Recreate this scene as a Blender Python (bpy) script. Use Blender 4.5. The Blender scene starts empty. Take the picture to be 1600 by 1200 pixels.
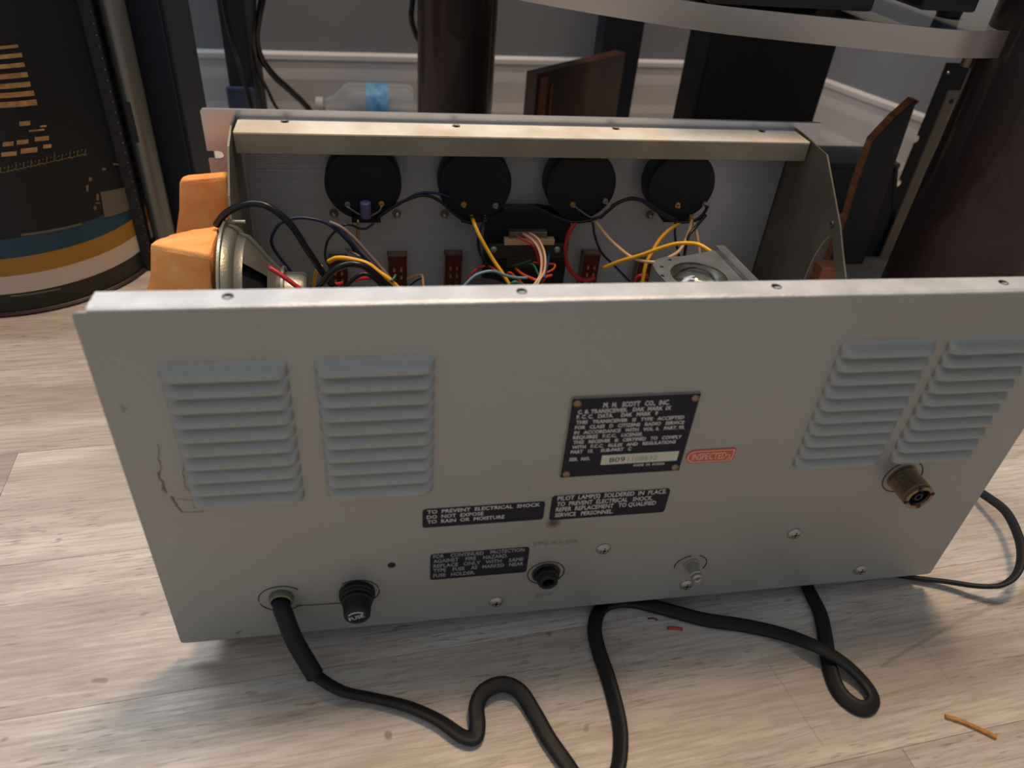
import bpy, bmesh, math, random
import numpy as np
from mathutils import Vector, Matrix
random.seed(7)
C = bpy.context.scene.collection
sc = bpy.context.scene
PI = math.pi

# ------------------------------------------------------------------ camera
cam = bpy.data.cameras.new('camera'); co = bpy.data.objects.new('camera', cam); C.objects.link(co)
CAM = (0.1085, -0.2473, 0.3546); ROT = (0.9197, -0.0740, -0.1607); FPX = 1163.362
co.location = CAM; co.rotation_euler = ROT
cam.sensor_width = 36; cam.lens = FPX / 1600 * 36; cam.clip_start = .01
cam.dof.use_dof = True; cam.dof.focus_distance = .48; cam.dof.aperture_fstop = 9
sc.camera = co
# ------------------------------------------------------------------ world, lights, exposure
w = bpy.data.worlds.new('world'); sc.world = w; w.use_nodes = True
bg = w.node_tree.nodes['Background']; bg.inputs[0].default_value = (.84, .90, 1.0, 1); bg.inputs[1].default_value = .40
def area(name, loc, target, size, power, col, sy=None):
    l = bpy.data.lights.new(name, 'AREA'); l.energy = power; l.color = col
    l.shape = 'RECTANGLE'; l.size = size; l.size_y = sy or size
    o = bpy.data.objects.new(name, l); C.objects.link(o); o.location = loc
    o.rotation_euler = (Vector(target) - Vector(loc)).to_track_quat('-Z', 'Y').to_euler(); return o
area('window_light', (-.25, .84, 1.25), (.10, -.1, .0), 1.3, 24, (.91, .95, 1.0), .8)
area('ceiling_lamp_light', (.50, .45, 2.2), (.3, .3, 0), .35, 31, (1.0, .71, .46))
sc.view_settings.view_transform = 'Standard'; sc.view_settings.look = 'None'
sc.view_settings.exposure = 0; sc.view_settings.gamma = 1
try: sc.view_settings.use_curve_mapping = False
except Exception: pass

# ------------------------------------------------------------------ helpers
def _rot():
    return Matrix.Rotation(ROT[2], 3, 'Z') @ Matrix.Rotation(ROT[1], 3, 'Y') @ Matrix.Rotation(ROT[0], 3, 'X')
RM = _rot(); CV = Vector(CAM)
def at(px, py, ax, v):            # the point of the plane (axis ax = v) seen at a pixel of the photograph
    d = RM @ Vector(((px - 800) / FPX, (600 - py) / FPX, -1))
    return CV + d * ((v - CV[ax]) / d[ax])
def lin(c): return tuple((x / 12.92 if x <= .04045 else ((x + .055) / 1.055) ** 2.4) for x in [v / 255 for v in c])
def mat(name, col, rough=.5, metal=0., bump=0., bscale=200., var=0., vscale=20., col2=None, stretch=None, coat=0., trans=0., ior=1.45):
    m = bpy.data.materials.new(name); m.use_nodes = True; nt = m.node_tree; N = nt.nodes; L = nt.links
    b = N['Principled BSDF']; b.inputs['Base Color'].default_value = (*lin(col), 1)
    b.inputs['Roughness'].default_value = rough; b.inputs['Metallic'].default_value = metal
    b.inputs['Coat Weight'].default_value = coat; b.inputs['Transmission Weight'].default_value = trans; b.inputs['IOR'].default_value = ior
    if bump or var or col2:
        tc = N.new('ShaderNodeTexCoord'); mp = N.new('ShaderNodeMapping'); L.new(tc.outputs['Object'], mp.inputs[0])
        if stretch: mp.inputs['Scale'].default_value = stretch
    if var or col2:
        n = N.new('ShaderNodeTexNoise'); n.inputs['Scale'].default_value = vscale; n.inputs['Detail'].default_value = 5
        L.new(mp.outputs[0], n.inputs[0]); r = N.new('ShaderNodeValToRGB'); r.color_ramp.elements[0].position = .35; r.color_ramp.elements[1].position = .68
        a = lin(col); c2 = lin(col2) if col2 else tuple(x * (1 - var) for x in a)
        r.color_ramp.elements[0].color = (*c2, 1); r.color_ramp.elements[1].color = (*a, 1)
        L.new(n.outputs[0], r.inputs[0]); L.new(r.outputs[0], b.inputs['Base Color'])
    if bump:
        n2 = N.new('ShaderNodeTexNoise'); n2.inputs['Scale'].default_value = bscale; n2.inputs['Detail'].default_value = 3
        L.new(mp.outputs[0], n2.inputs[0]); bp = N.new('ShaderNodeBump'); bp.inputs['Strength'].default_value = bump; bp.inputs['Distance'].default_value = .001
        L.new(n2.outputs[0], bp.inputs['Height']); L.new(bp.outputs[0], b.inputs['Normal'])
    return m
class NB:                          # tiny node-building helper
    def __init__(s, m): s.nt = m.node_tree; s.N = s.nt.nodes; s.L = s.nt.links
    def n(s, t, **k):
        x = s.N.new(t)
        for a, v in k.items(): setattr(x, a, v)
        return x
    def math(s, op, a, b=None, c=None, clamp=False):
        x = s.N.new('ShaderNodeMath'); x.operation = op; x.use_clamp = clamp
        for i, v in enumerate((a, b, c)):
            if v is None: continue
            if isinstance(v, (int, float)): x.inputs[i].default_value = v
            else: s.L.new(v, x.inputs[i])
        return x.outputs[0]
    def mix(s, f, a, b, mode='MIX'):
        x = s.N.new('ShaderNodeMix'); x.data_type = 'RGBA'; x.blend_type = mode
        for i, v in ((0, f), (6, a), (7, b)):
            if isinstance(v, (int, float)): x.inputs[i].default_value = v
            elif isinstance(v, tuple): x.inputs[i].default_value = (*v, 1)
            else: s.L.new(v, x.inputs[i])
        return x.outputs[2]

def mesh_obj(name, bm, m=None, parent=None, smooth=False, loc=None):
    me = bpy.data.meshes.new(name); bm.normal_update(); bm.to_mesh(me); bm.free()
    o = bpy.data.objects.new(name, me); C.objects.link(o)
    for x in (m if isinstance(m, (list, tuple)) else [m]):
        if x: me.materials.append(x)
    if smooth:
        for p in me.polygons: p.use_smooth = True
        if smooth is not True:
            try: me.set_sharp_from_angle(angle=math.radians(smooth))
            except Exception: pass
    if parent: o.parent = parent
    if loc: o.location = loc
    return o
def tag(o, label, cat=None, group=None, kind=None):
    if label: o['label'] = label
    if cat: o['category'] = cat
    if group: o['group'] = group
    if kind: o['kind'] = kind
    return o
def thing(name, label, cat, group=None, loc=(0, 0, 0), rz=0):
    o = bpy.data.objects.new(name, None); C.objects.link(o); o.empty_display_size = .02; o.location = loc; o.rotation_euler = (0, 0, rz)
    return tag(o, label, cat, group)
def box(bm, x0, x1, y0, y1, z0, z1, bev=0, seg=2):
    r = bmesh.ops.create_cube(bm, size=1)
    vs = r['verts']
    for v in vs: v.co = Vector(((x0 + x1) / 2 + v.co.x * (x1 - x0), (y0 + y1) / 2 + v.co.y * (y1 - y0), (z0 + z1) / 2 + v.co.z * (z1 - z0)))
    if bev:
        es = list({e for v in vs for e in v.link_edges}); bmesh.ops.bevel(bm, geom=es, offset=bev, segments=seg, affect='EDGES', profile=.5)
    return bm
def Box(*a, **k): return box(bmesh.new(), *a, **k)
def frame(d):
    d = Vector(d).normalized(); u = Vector((0, 0, 1)) if abs(d.z) < .9 else Vector((1, 0, 0))
    a = d.cross(u).normalized(); return d, a, a.cross(d)
def lathe(bm, prof, origin, axis, seg=32, a0=0., a1=2 * PI, mi=0):   # prof: (distance along axis, radius)
    d, a, b = frame(axis); o = Vector(origin); full = abs(a1 - a0 - 2 * PI) < 1e-6
    n = seg if full else seg + 1; rings = []
    for (t, r) in prof:
        if r < 1e-7: rings.append([bm.verts.new(o + d * t)])
        else: rings.append([bm.verts.new(o + d * t + a * (r * math.cos(a0 + (a1 - a0) * i / seg)) + b * (r * math.sin(a0 + (a1 - a0) * i / seg))) for i in range(n)])
    for A, B in zip(rings, rings[1:]):
        m = seg
        for i in range(m):
            j = (i + 1) % n if full else i + 1
            q = []
            q += [A[i], A[j]] if len(A) > 1 else [A[0]]
            q += [B[j], B[i]] if len(B) > 1 else [B[0]]
            if len(q) > 2:
                f = bm.faces.new(q); f.material_index = mi
    return bm
def Lathe(*a, **k): return lathe(bmesh.new(), *a, **k)
def prism(bm, pts, vec, holes=None):        # closed polygon of 3-D points extruded along vec
    vec = Vector(vec); A = [bm.verts.new(Vector(p)) for p in pts]; B = [bm.verts.new(Vector(p) + vec) for p in pts]
    bm.faces.new(A); bm.faces.new(B[::-1])
    for i in range(len(A)):
        j = (i + 1) % len(A); bm.faces.new((A[j], A[i], B[i], B[j]))
    bmesh.ops.recalc_face_normals(bm, faces=bm.faces[:]); return bm
def Prism(*a, **k): return prism(bmesh.new(), *a, **k)
def rings_prism(outer, inner, vec):         # a flat plate with one hole: both loops have the same count
    bm = bmesh.new(); vec = Vector(vec); n = len(outer)
    O = [bm.verts.new(Vector(p)) for p in outer]; I = [bm.verts.new(Vector(p)) for p in inner]
    O2 = [bm.verts.new(Vector(p) + vec) for p in outer]; I2 = [bm.verts.new(Vector(p) + vec) for p in inner]
    for i in range(n):
        j = (i + 1) % n
        for q in ((O[i], O[j], I[j], I[i]), (O2[j], O2[i], I2[i], I2[j]), (O[j], O[i], O2[i], O2[j]), (I[i], I[j], I2[j], I2[i])): bm.faces.new(q)
    bmesh.ops.recalc_face_normals(bm, faces=bm.faces[:]); return bm
def catmull(P, k=6):
    P = [Vector(p) for p in P]; Q = [2 * P[0] - P[1]] + P + [2 * P[-1] - P[-2]]; out = []
    for i in range(1, len(Q) - 2):
        for s in range(k):
            t = s / k; a, b, c, d = Q[i - 1:i + 3]
            out.append(.5 * ((2 * b) + (c - a) * t + (2 * a - 5 * b + 4 * c - d) * t * t + (3 * b - 3 * c + d - a) * t ** 3))
    out.append(P[-1]); return out
def sweep(bm, path, sec, tilt=0., scale=None):   # sec: 2-D loop (side, up)
    n = len(path); prev = None; T = []
    for i in range(n):
        d = (path[min(i + 1, n - 1)] - path[max(i - 1, 0)]).normalized()
        s = d.cross(Vector((0, 0, 1)))
        s = s.normalized() if s.length > .15 else (prev if prev else Vector((1, 0, 0)))
        if prev: s = (s * .5 + prev * .5); s = (s - d * s.dot(d)).normalized()
        prev = s; u = s.cross(d)
        ti = tilt(i / (n - 1)) if callable(tilt) else tilt
        k = scale(i / (n - 1)) if scale else 1
        ct, st = math.cos(ti), math.sin(ti)
        T.append([bm.verts.new(path[i] + (s * (x * ct - y * st) + u * (x * st + y * ct)) * k) for x, y in sec])
    m = len(sec)
    for A, B in zip(T, T[1:]):
        for i in range(m): bm.faces.new((A[i], A[(i + 1) % m], B[(i + 1) % m], B[i]))
    bm.faces.new(T[0][::-1]); bm.faces.new(T[-1]); return bm
def circ(r, n=8): return [(r * math.cos(2 * PI * i / n), r * math.sin(2 * PI * i / n)) for i in range(n)]
def tube(name, P, r, m, parent=None, k=6, n=8, label=None):
    o = mesh_obj(name, sweep(bmesh.new(), catmull(P, k), circ(r, n)), m, parent, True)
    if label: o['label'] = label
    return o

# ------------------------------------------------------------------ materials
FZ = -.012                                # floor level: the radio stands 12 mm up on its feet
def plank_material():
    m = mat('greige_laminate', (205, 195, 182), .42); k = NB(m); b = k.N['Principled BSDF']
    tc = k.n('ShaderNodeTexCoord'); oi = k.n('ShaderNodeObjectInfo')
    off = k.n('ShaderNodeVectorMath', operation='MULTIPLY_ADD'); rc = k.n('ShaderNodeCombineXYZ')
    k.L.new(oi.outputs['Random'], rc.inputs[0]); k.L.new(oi.outputs['Random'], rc.inputs[1])
    k.L.new(rc.outputs[0], off.inputs[0]); off.inputs[1].default_value = (37, 11, 0); k.L.new(tc.outputs['Object'], off.inputs[2])
    def noise(sx, sy, det=6, rough=.6, dist=0.):
        mp = k.n('ShaderNodeMapping'); mp.inputs['Scale'].default_value = (sx, sy, 1); k.L.new(off.outputs[0], mp.inputs[0])
        n = k.n('ShaderNodeTexNoise'); n.inputs['Scale'].default_value = 1; n.inputs['Detail'].default_value = det; n.inputs['Roughness'].default_value = rough; n.inputs['Distortion'].default_value = dist
        k.L.new(mp.outputs[0], n.inputs[0]); return n.outputs[0]
    def ramp(v, p0, p1, c0=(0, 0, 0), c1=(1, 1, 1)):
        r = k.n('ShaderNodeValToRGB'); e = r.color_ramp.elements; e[0].position = p0; e[1].position = p1; e[0].color = (*c0, 1); e[1].color = (*c1, 1); k.L.new(v, r.inputs[0]); return r.outputs[0]
    broad = ramp(noise(3.2, 22, 4, .55, .6), .34, .66, lin((163, 152, 140)), lin((208, 199, 188)))
    fine = ramp(noise(26, 420, 5, .65), .40, .56)
    c = k.mix(k.math('MULTIPLY', k.math('SUBTRACT', 1., fine), .32), broad, lin((120, 108, 98)))
    dash = ramp(noise(70, 620, 2, .5), .60, .68)
    gate = ramp(noise(6, 26, 3, .5), .42, .60)
    c = k.mix(k.math('MULTIPLY', k.math('MULTIPLY', dash, gate), .55), c, lin((96, 84, 76)))
    line = ramp(noise(2.2, 36, 3, .5, 1.5), .485, .50); line2 = ramp(noise(2.2, 36, 3, .5, 1.5), .50, .515)
    c = k.mix(k.math('MULTIPLY', k.math('SUBTRACT', line, line2), .30), c, lin((128, 114, 102)))
    spot = ramp(noise(55, 70, 1, .4), .76, .79)
    c = k.mix(k.math('MULTIPLY', spot, .6), c, lin((110, 92, 80)))
    sp3 = k.n('ShaderNodeSeparateXYZ'); geo = k.n('ShaderNodeNewGeometry'); k.L.new(geo.outputs['Position'], sp3.inputs[0])
    wb = k.math('MULTIPLY', k.math('SUBTRACT', noise(60, 60, 3), .5), .006)
    X = k.math('ADD', sp3.outputs[0], wb); Y = k.math('ADD', sp3.outputs[1], wb)
    for pa_, pb2, wd, am in (((1378, 1040), (1470, 985), .0016, .45), ((1470, 985), (1600, 925), .0022, .35), ((1428, 992), (1488, 1070), .0006, .35), ((1190, 1020), (1285, 1165), .0006, .35), ((960, 940), (985, 1100), .0007, .2)):
        p = at(*pa_, 2, FZ); q = at(*pb2, 2, FZ); dx, dy = q.x - p.x, q.y - p.y; L2 = dx * dx + dy * dy
        u = k.math('SUBTRACT', X, p.x); v = k.math('SUBTRACT', Y, p.y)
        t = k.math('DIVIDE', k.math('ADD', k.math('MULTIPLY', u, dx), k.math('MULTIPLY', v, dy)), L2, clamp=True)
        eu = k.math('SUBTRACT', u, k.math('MULTIPLY', t, dx)); ev = k.math('SUBTRACT', v, k.math('MULTIPLY', t, dy))
        dd = k.math('SQRT', k.math('ADD', k.math('MULTIPLY', eu, eu), k.math('MULTIPLY', ev, ev)))
        c = k.mix(k.math('MULTIPLY', k.math('SUBTRACT', 1., k.math('DIVIDE', dd, wd), clamp=True), am), c, lin((112, 90, 74)))
    hv = k.n('ShaderNodeHueSaturation'); k.L.new(c, hv.inputs['Color']); hv.inputs['Saturation'].default_value = 1.0
    k.L.new(k.math('MULTIPLY_ADD', oi.outputs['Random'], .10, .93), hv.inputs['Value'])
    k.L.new(hv.outputs[0], b.inputs['Base Color'])
    bp = k.n('ShaderNodeBump'); bp.inputs['Strength'].default_value = .25; bp.inputs['Distance'].default_value = .0006
    k.L.new(k.math('SUBTRACT', fine, dash), bp.inputs['Height']); k.L.new(bp.outputs[0], b.inputs['Normal'])
    b.inputs['Roughness'].default_value = .38
    return m
def panel_material():
    m = mat('silver_painted_steel', (150, 146, 142), .44, .40); k = NB(m); b = k.N['Principled BSDF']
    tc = k.n('ShaderNodeTexCoord'); P = tc.outputs['Object']
    n = k.n('ShaderNodeTexNoise'); n.inputs['Scale'].default_value = 2600; n.inputs['Detail'].default_value = 2; k.L.new(P, n.inputs[0])
    r = k.n('ShaderNodeValToRGB'); r.color_ramp.elements[0].position = .3; r.color_ramp.elements[1].position = .7
    r.color_ramp.elements[0].color = (*lin((151, 152, 147)), 1); r.color_ramp.elements[1].color = (*lin((169, 170, 164)), 1); k.L.new(n.outputs[0], r.inputs[0])
    c = r.outputs[0]
    sx = k.n('ShaderNodeSeparateXYZ'); k.L.new(P, sx.inputs[0])
    def near(px, pz, rad):            # 1 at a spot of the sheet, 0 away from it
        a = k.math('SUBTRACT', sx.outputs[0], px); a = k.math('MULTIPLY', a, a)
        q = k.math('SUBTRACT', sx.outputs[2], pz); q = k.math('MULTIPLY', q, q)
        return k.math('SUBTRACT', 1., k.math('DIVIDE', k.math('SQRT', k.math('ADD', a, q)), rad), clamp=True)
    n2 = k.n('ShaderNodeTexNoise'); n2.inputs['Scale'].default_value = 70; n2.inputs['Detail'].default_value = 6; n2.inputs['Distortion'].default_value = .4; k.L.new(P, n2.inputs[0])
    wob = k.math('MULTIPLY', k.math('SUBTRACT', n2.outputs[0], .5), .009)
    X = k.math('ADD', sx.outputs[0], wob); Z = k.math('SUBTRACT', sx.outputs[2], wob)
    def seg(a, b, wd):
        a = at(*a, 1, 0); b = at(*b, 1, 0); dx, dz = b.x - a.x, b.z - a.z; L2 = dx * dx + dz * dz
        px = k.math('SUBTRACT', X, a.x); pz = k.math('SUBTRACT', Z, a.z)
        t = k.math('DIVIDE', k.math('ADD', k.math('MULTIPLY', px, dx), k.math('MULTIPLY', pz, dz)), L2, clamp=True)
        ex = k.math('SUBTRACT', px, k.math('MULTIPLY', t, dx)); ez = k.math('SUBTRACT', pz, k.math('MULTIPLY', t, dz))
        dd = k.math('SQRT', k.math('ADD', k.math('MULTIPLY', ex, ex), k.math('MULTIPLY', ez, ez)))
        return k.math('SUBTRACT', 1., k.math('DIVIDE', dd, wd), clamp=True)
    tot = None
    for sa_, sb_, wd in (((244, 694), (252, 742), .0003), ((250, 740), (258, 768), .0007), ((264, 774), (284, 800), .0007), ((284, 800), (322, 800), .0005), ((283, 728), (302, 792), .0004), ((272, 776), (300, 780), .0004)):
        q = seg(sa_, sb_, wd); tot = q if tot is None else k.math('MAXIMUM', tot, q)
    c = k.mix(k.math('MULTIPLY', tot, 1.3, clamp=True), c, lin((98, 86, 70)))
    tot = None
    for sa_, sb_, wd in (((163, 618), (188, 635), .0004), ((190, 645), (205, 655), .0005), ((184, 560), (190, 566), .0008), ((150, 640), (175, 700), .0003), ((930, 556), (950, 572), .0003), ((888, 752), (908, 772), .00025), ((742, 618), (770, 632), .00025)):
        q = seg(sa_, sb_, wd); tot = q if tot is None else k.math('MAXIMUM', tot, q)
    c = k.mix(k.math('MULTIPLY', tot, .6, clamp=True), c, lin((190, 184, 176)))
    n3 = k.n('ShaderNodeTexNoise'); n3.inputs['Scale'].default_value = 160; n3.inputs['Detail'].default_value = 4; k.L.new(P, n3.inputs[0])
    sp = k.math('MULTIPLY', k.math('SUBTRACT', n3.outputs[0], .66), 14, clamp=True)
    c = k.mix(k.math('MULTIPLY', sp, near(.03, .06, .07)), c, lin((178, 170, 160)))
    n4 = k.n('ShaderNodeTexNoise'); n4.inputs['Scale'].default_value = 55; n4.inputs['Detail'].default_value = 5; k.L.new(P, n4.inputs[0])
    dk = k.math('MULTIPLY', k.math('SUBTRACT', n4.outputs[0], .715), 30, clamp=True)
    c = k.mix(k.math('MULTIPLY', dk, .6), c, lin((80, 76, 72)))
    rust = k.math('MULTIPLY', k.math('MULTIPLY', near(.191, .0725, .005), n3.outputs[0]), 2.5, clamp=True)
    c = k.mix(rust, c, lin((92, 60, 50)))
    n5 = k.n('ShaderNodeTexNoise'); n5.inputs['Scale'].default_value = 9; n5.inputs['Detail'].default_value = 3; k.L.new(P, n5.inputs[0])
    c = k.mix(k.math('MULTIPLY', k.math('SUBTRACT', n5.outputs[0], .45, clamp=True), .8, clamp=True), c, lin((150, 140, 128)))
    k.L.new(c, b.inputs['Base Color'])
    bp = k.n('ShaderNodeBump'); bp.inputs['Strength'].default_value = .06; bp.inputs['Distance'].default_value = .0003
    k.L.new(n.outputs[0], bp.inputs['Height']); k.L.new(bp.outputs[0], b.inputs['Normal'])
    return m
def wood_material(name, c0, c1, rough=.35, sc=(4, 4, 40), coat=.2):
    m = mat(name, c0, rough, 0, col2=c1, vscale=1, stretch=sc, coat=coat); return m
M_plank = plank_material(); M_panel = panel_material()
M_gap = mat('dark_joint', (66, 56, 48), .9)
M_zinc = mat('zinc_plated_steel', (226, 228, 230), .38, .5, bump=.3, bscale=1500, col2=(205, 207, 209), vscale=60)
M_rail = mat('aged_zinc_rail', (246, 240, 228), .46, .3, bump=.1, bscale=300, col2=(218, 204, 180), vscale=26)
M_brk = mat('dull_zinc_bracket', (150, 152, 152), .36, .7, bump=.15, bscale=900, col2=(124, 126, 126), vscale=60)
M_lip = mat('shaded_rail_lip', (168, 158, 138), .5, .4, bump=.1, bscale=300, col2=(142, 132, 112), vscale=14)  # same zinc as the rail top, shade on the lip put into the colour
M_galv = mat('galvanised_sheet', (142, 136, 122), .45, .75, bump=.1, bscale=300, col2=(116, 108, 94), vscale=18)
M_alu = mat('brushed_aluminium', (176, 179, 188), .36, .4, bump=.25, bscale=1, var=.10, vscale=1, stretch=(9, 9, 900))
M_alu2 = mat('front_panel_aluminium', (205, 205, 208), .36, .7)
M_black = mat('black_plastic', (11, 13, 22), .45)
M_mblk = mat('black_bakelite', (5, 6, 13), .6)
M_cord = mat('black_rubber_cord', (10, 12, 14), .6, bump=.1, bscale=400)
M_wblack = mat('black_wire_insulation', (14, 16, 18), .3)
M_steel = mat('bright_screw_steel', (172, 168, 160), .38, .85)
M_brass = mat('aged_brass', (142, 124, 102), .33, .9, bump=.2, bscale=900)
M_gold = mat('gold_terminal', (205, 168, 110), .3, .9)
M_yel = mat('yellow_wire_insulation', (226, 164, 30), .4)
M_red = mat('red_wire_insulation', (176, 36, 40), .4)
M_org = mat('orange_wire_insulation', (206, 84, 44), .4)
M_tan = mat('tan_wire_insulation', (206, 164, 122), .45)
M_navy = mat('navy_wire_insulation', (24, 34, 66), .4)
M_blue = mat('blue_wire_insulation', (34, 60, 130), .4)
M_mauve = mat('mauve_wire_insulation', (112, 96, 92), .45)
M_green = mat('green_wire_insulation', (30, 92, 66), .4)
M_teal = mat('pale_teal_wire_insulation', (106, 138, 142), .4)
M_violet = mat('violet_sleeve', (98, 88, 140), .5)
M_maroon = mat('maroon_phenolic', (84, 26, 30), .45)
M_label = mat('navy_label', (12, 16, 34), .65)
M_white = mat('white_print', (205, 202, 192), .6)
M_white2 = mat('worn_white_print', (150, 150, 148), .6)
M_cream = mat('cream_serial_field', (205, 200, 180), .55)
M_ink = mat('black_ink', (30, 30, 32), .6)
M_ink2 = mat('faded_ink', (150, 146, 134), .6)
M_faint = mat('faded_silk_print', (140, 138, 132), .5, .4)
M_sticker = mat('salmon_red_sticker', (200, 88, 70), .45)
M_stickw = mat('sticker_white_line', (228, 184, 160), .5)
M_foam = mat('orange_foam', (248, 180, 108), .95, bump=.35, bscale=900, col2=(242, 152, 80), vscale=50)
M_basket = mat('speaker_basket_steel', (150, 148, 134), .36, .75, bump=.15, bscale=500)
M_cone = mat('dark_paper_cone', (20, 22, 26), .8)
M_strap = mat('dark_grey_strap', (58, 56, 50), .5, .5)
M_glass = mat('clear_lamp_glass', (250, 250, 250), .02, 0, trans=1., ior=1.5)
M_wall = mat('blue_grey_wall_paint', (122, 127, 134), .75, bump=.05, bscale=300)
M_trim = mat('white_trim_paint', (172, 172, 176), .55)
M_cherry = wood_material('dark_cherry_lacquer', (42, 16, 22), (30, 12, 18), .55, (3, 3, 22), .3)
M_walnut = wood_material('dark_walnut_veneer', (70, 44, 38), (44, 28, 26), .4, (30, 30, 5), .1)
M_redwood = wood_material('reddish_wood_edge', (136, 76, 52), (100, 52, 38), .5, (20, 20, 90), 0)
M_ply = wood_material('raw_plywood_edge', (214, 142, 94), (150, 92, 60), .6, (14, 14, 160), 0)
M_dkgrey = mat('dark_grey_veneer', (92, 92, 96), .4, col2=(64, 64, 70), vscale=8)
M_blkcab = mat('black_cabinet_laminate', (8, 9, 16), .6)
M_navycab = mat('navy_black_cabinet', (15, 23, 38), .8, bump=.1, bscale=250)
M_bluebase = mat('blue_grey_plinth', (40, 54, 78), .3)
M_tealbox = mat('dark_teal_plastic', (34, 50, 58), .5)
M_shelf = mat('brushed_stainless_steel', (196, 184, 174), .27, .9, var=.05, vscale=1, stretch=(6, 6, 900))
M_shelftop = mat('grey_glass_shelf_top', (118, 124, 130), .12, coat=.3)
M_pole = mat('satin_grey_steel_tube', (116, 118, 114), .34, .7)
M_beige = mat('beige_painted_strip', (152, 140, 124), .5)
M_clear = mat('clear_bottle_plastic', (235, 240, 245), .12, 0, trans=.85, ior=1.2)
M_bluelab = mat('blue_bottle_label', (52, 130, 190), .5, col2=(120, 170, 200), vscale=90)

# ------------------------------------------------------------------ setting: floor of planks, walls, baseboards
ANG = math.radians(4)
floor = mesh_obj('floor', Box(-2.0, 2.2, -1.4, 1.3, FZ - .03, FZ - .0085), M_gap); floor['kind'] = 'structure'
PW, PL = .0995, 1.22
pm = None
ca, sa = math.cos(ANG), math.sin(ANG)
joints = {}
for r in range(-9, 11):
    y0 = -.020 + r * PW
    jx = -.124 if r == 1 else (-.124 + .37 * r + random.uniform(-.12, .12))
    jx = (jx + .6) % PL - .6 - (0 if r == 1 else 0)
    if r == 1: jx = -.124
    for q in range(-2, 2):
        x0 = jx + q * PL
        if x0 > 1.6 or x0 + PL < -1.6: continue
        if pm is None:
            o = mesh_obj('plank', Box(.00012, PL - .00012, .00012, PW - .00012, -.0085, 0), M_plank, floor); pm = o.data
        else:
            o = bpy.data.objects.new('plank', pm); C.objects.link(o); o.parent = floor
        o.location = (x0 * ca - y0 * sa, x0 * sa + y0 * ca, FZ); o.rotation_euler = (0, 0, ANG)
def wall_run(name, A, B, side, m):
    A = Vector((*A, 0)); B = Vector((*B, 0)); d = (B - A).normalized(); n = Vector((-d.y, d.x, 0)) * side   # n points out of the room
    bm = bmesh.new(); P = [A, B, B + n * .08, A + n * .08]
    prism(bm, [p + Vector((0, 0, FZ)) for p in P], (0, 0, 2.5)); o = mesh_obj(name, bm, m); o['kind'] = 'structure'
    return A, B, d, n
BBP = [(0, 0), (.014, 0), (.0142, .014), (.0122, .026), (.0112, .056), (.0102, .063), (.0090, .070), (.0088, .078), (.0096, .0815), (.0085, .087), (.004, .090), (0, .090)]
def baseboard(name, A, B, n):
    bm = bmesh.new(); R = []
    for P in (A, B): R.append([bm.verts.new(P - n * u + Vector((0, 0, FZ + v))) for u, v in BBP])
    k = len(BBP)
    for i in range(k): bm.faces.new((R[0][i], R[0][(i + 1) % k], R[1][(i + 1) % k], R[1][i]))
    bm.faces.new(R[0][::-1]); bm.faces.new(R[1]); bmesh.ops.recalc_face_normals(bm, faces=bm.faces[:])
    o = mesh_obj(name, bm, M_trim); o['kind'] = 'structure'
CX, CY = .752, .910
dB = Vector((math.cos(math.radians(3)), math.sin(math.radians(3)), 0)); dR = Vector((math.cos(math.radians(-69.5)), math.sin(math.radians(-69.5)), 0))
K = Vector((CX, CY, 0))
A, B, d, n = wall_run('wall_back', tuple((K - dB * 2.4)[:2]), tuple((K + dB * .08)[:2]), 1, M_wall); baseboard('baseboard_back', A, K, n)
A, B, d, n = wall_run('wall_right', (K.x, K.y), tuple((K + dR * 1.9)[:2]), 1, M_wall); baseboard('baseboard_right', K, B, n)

# ------------------------------------------------------------------ the CB radio
radio = thing('radio_chassis', 'opened silver steel radio chassis on the wooden floor, back panel facing the viewer', 'radio', loc=(.22, .16, FZ))
def part(name, bm, m, parent=radio, smooth=False, label=None):
    o = mesh_obj(name, bm, m, None, smooth)
    off = Vector((0, 0, 0)); p = parent
    while p is not None: off += p.location; p = p.parent
    o.parent = parent; o.location = -off
    if label: o['label'] = label
    return o
H = .2029; WR = .4395; D = .3157
# rear panel sheet with rounded corners
bm = bmesh.new(); pts = []
for cx, cz, a0 in ((WR - .002, .002, -90), (WR - .002, H - .0025, 0), (.002, H - .0025, 90), (.002, .002, 180)):
    for i in range(5):
        a = math.radians(a0 + i * 22.5); pts.append((cx + .002 * math.cos(a), 0, cz + .002 * math.sin(a)))
rear = part('rear_panel', Prism(pts, (0, .0014, 0)), M_panel, label='silver painted back panel with louvres')
# folded flange on its top
bm = bmesh.new()
prism(bm, [(.0052, .0002, H - .0008), (.0052, .0125, H - .0008), (.0052, .0125, H + .0008), (.0052, .0014, H + .0012), (.0052, .0002, H + .0004)], (.4295, 0, 0))
fl = part('top_flange', bm, M_zinc, rear, label='bright bare zinc flange folded along the top')
for i, x in enumerate((.0527, .165, .2756, .3867)):
    lathe_bm = Lathe([(0, 0), (0, .0033)], (x, .0070, H + .00125), (0, 0, 1), 20)
    part('screw_hole', Lathe([(0, 0), (0, .0022), (.0002, .0022), (.0002, .0017), (.0003, .0017)], (x, .0070, H + .0010), (0, 0, 1), 20), M_black, rear)
    lathe_bm.free()
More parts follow.
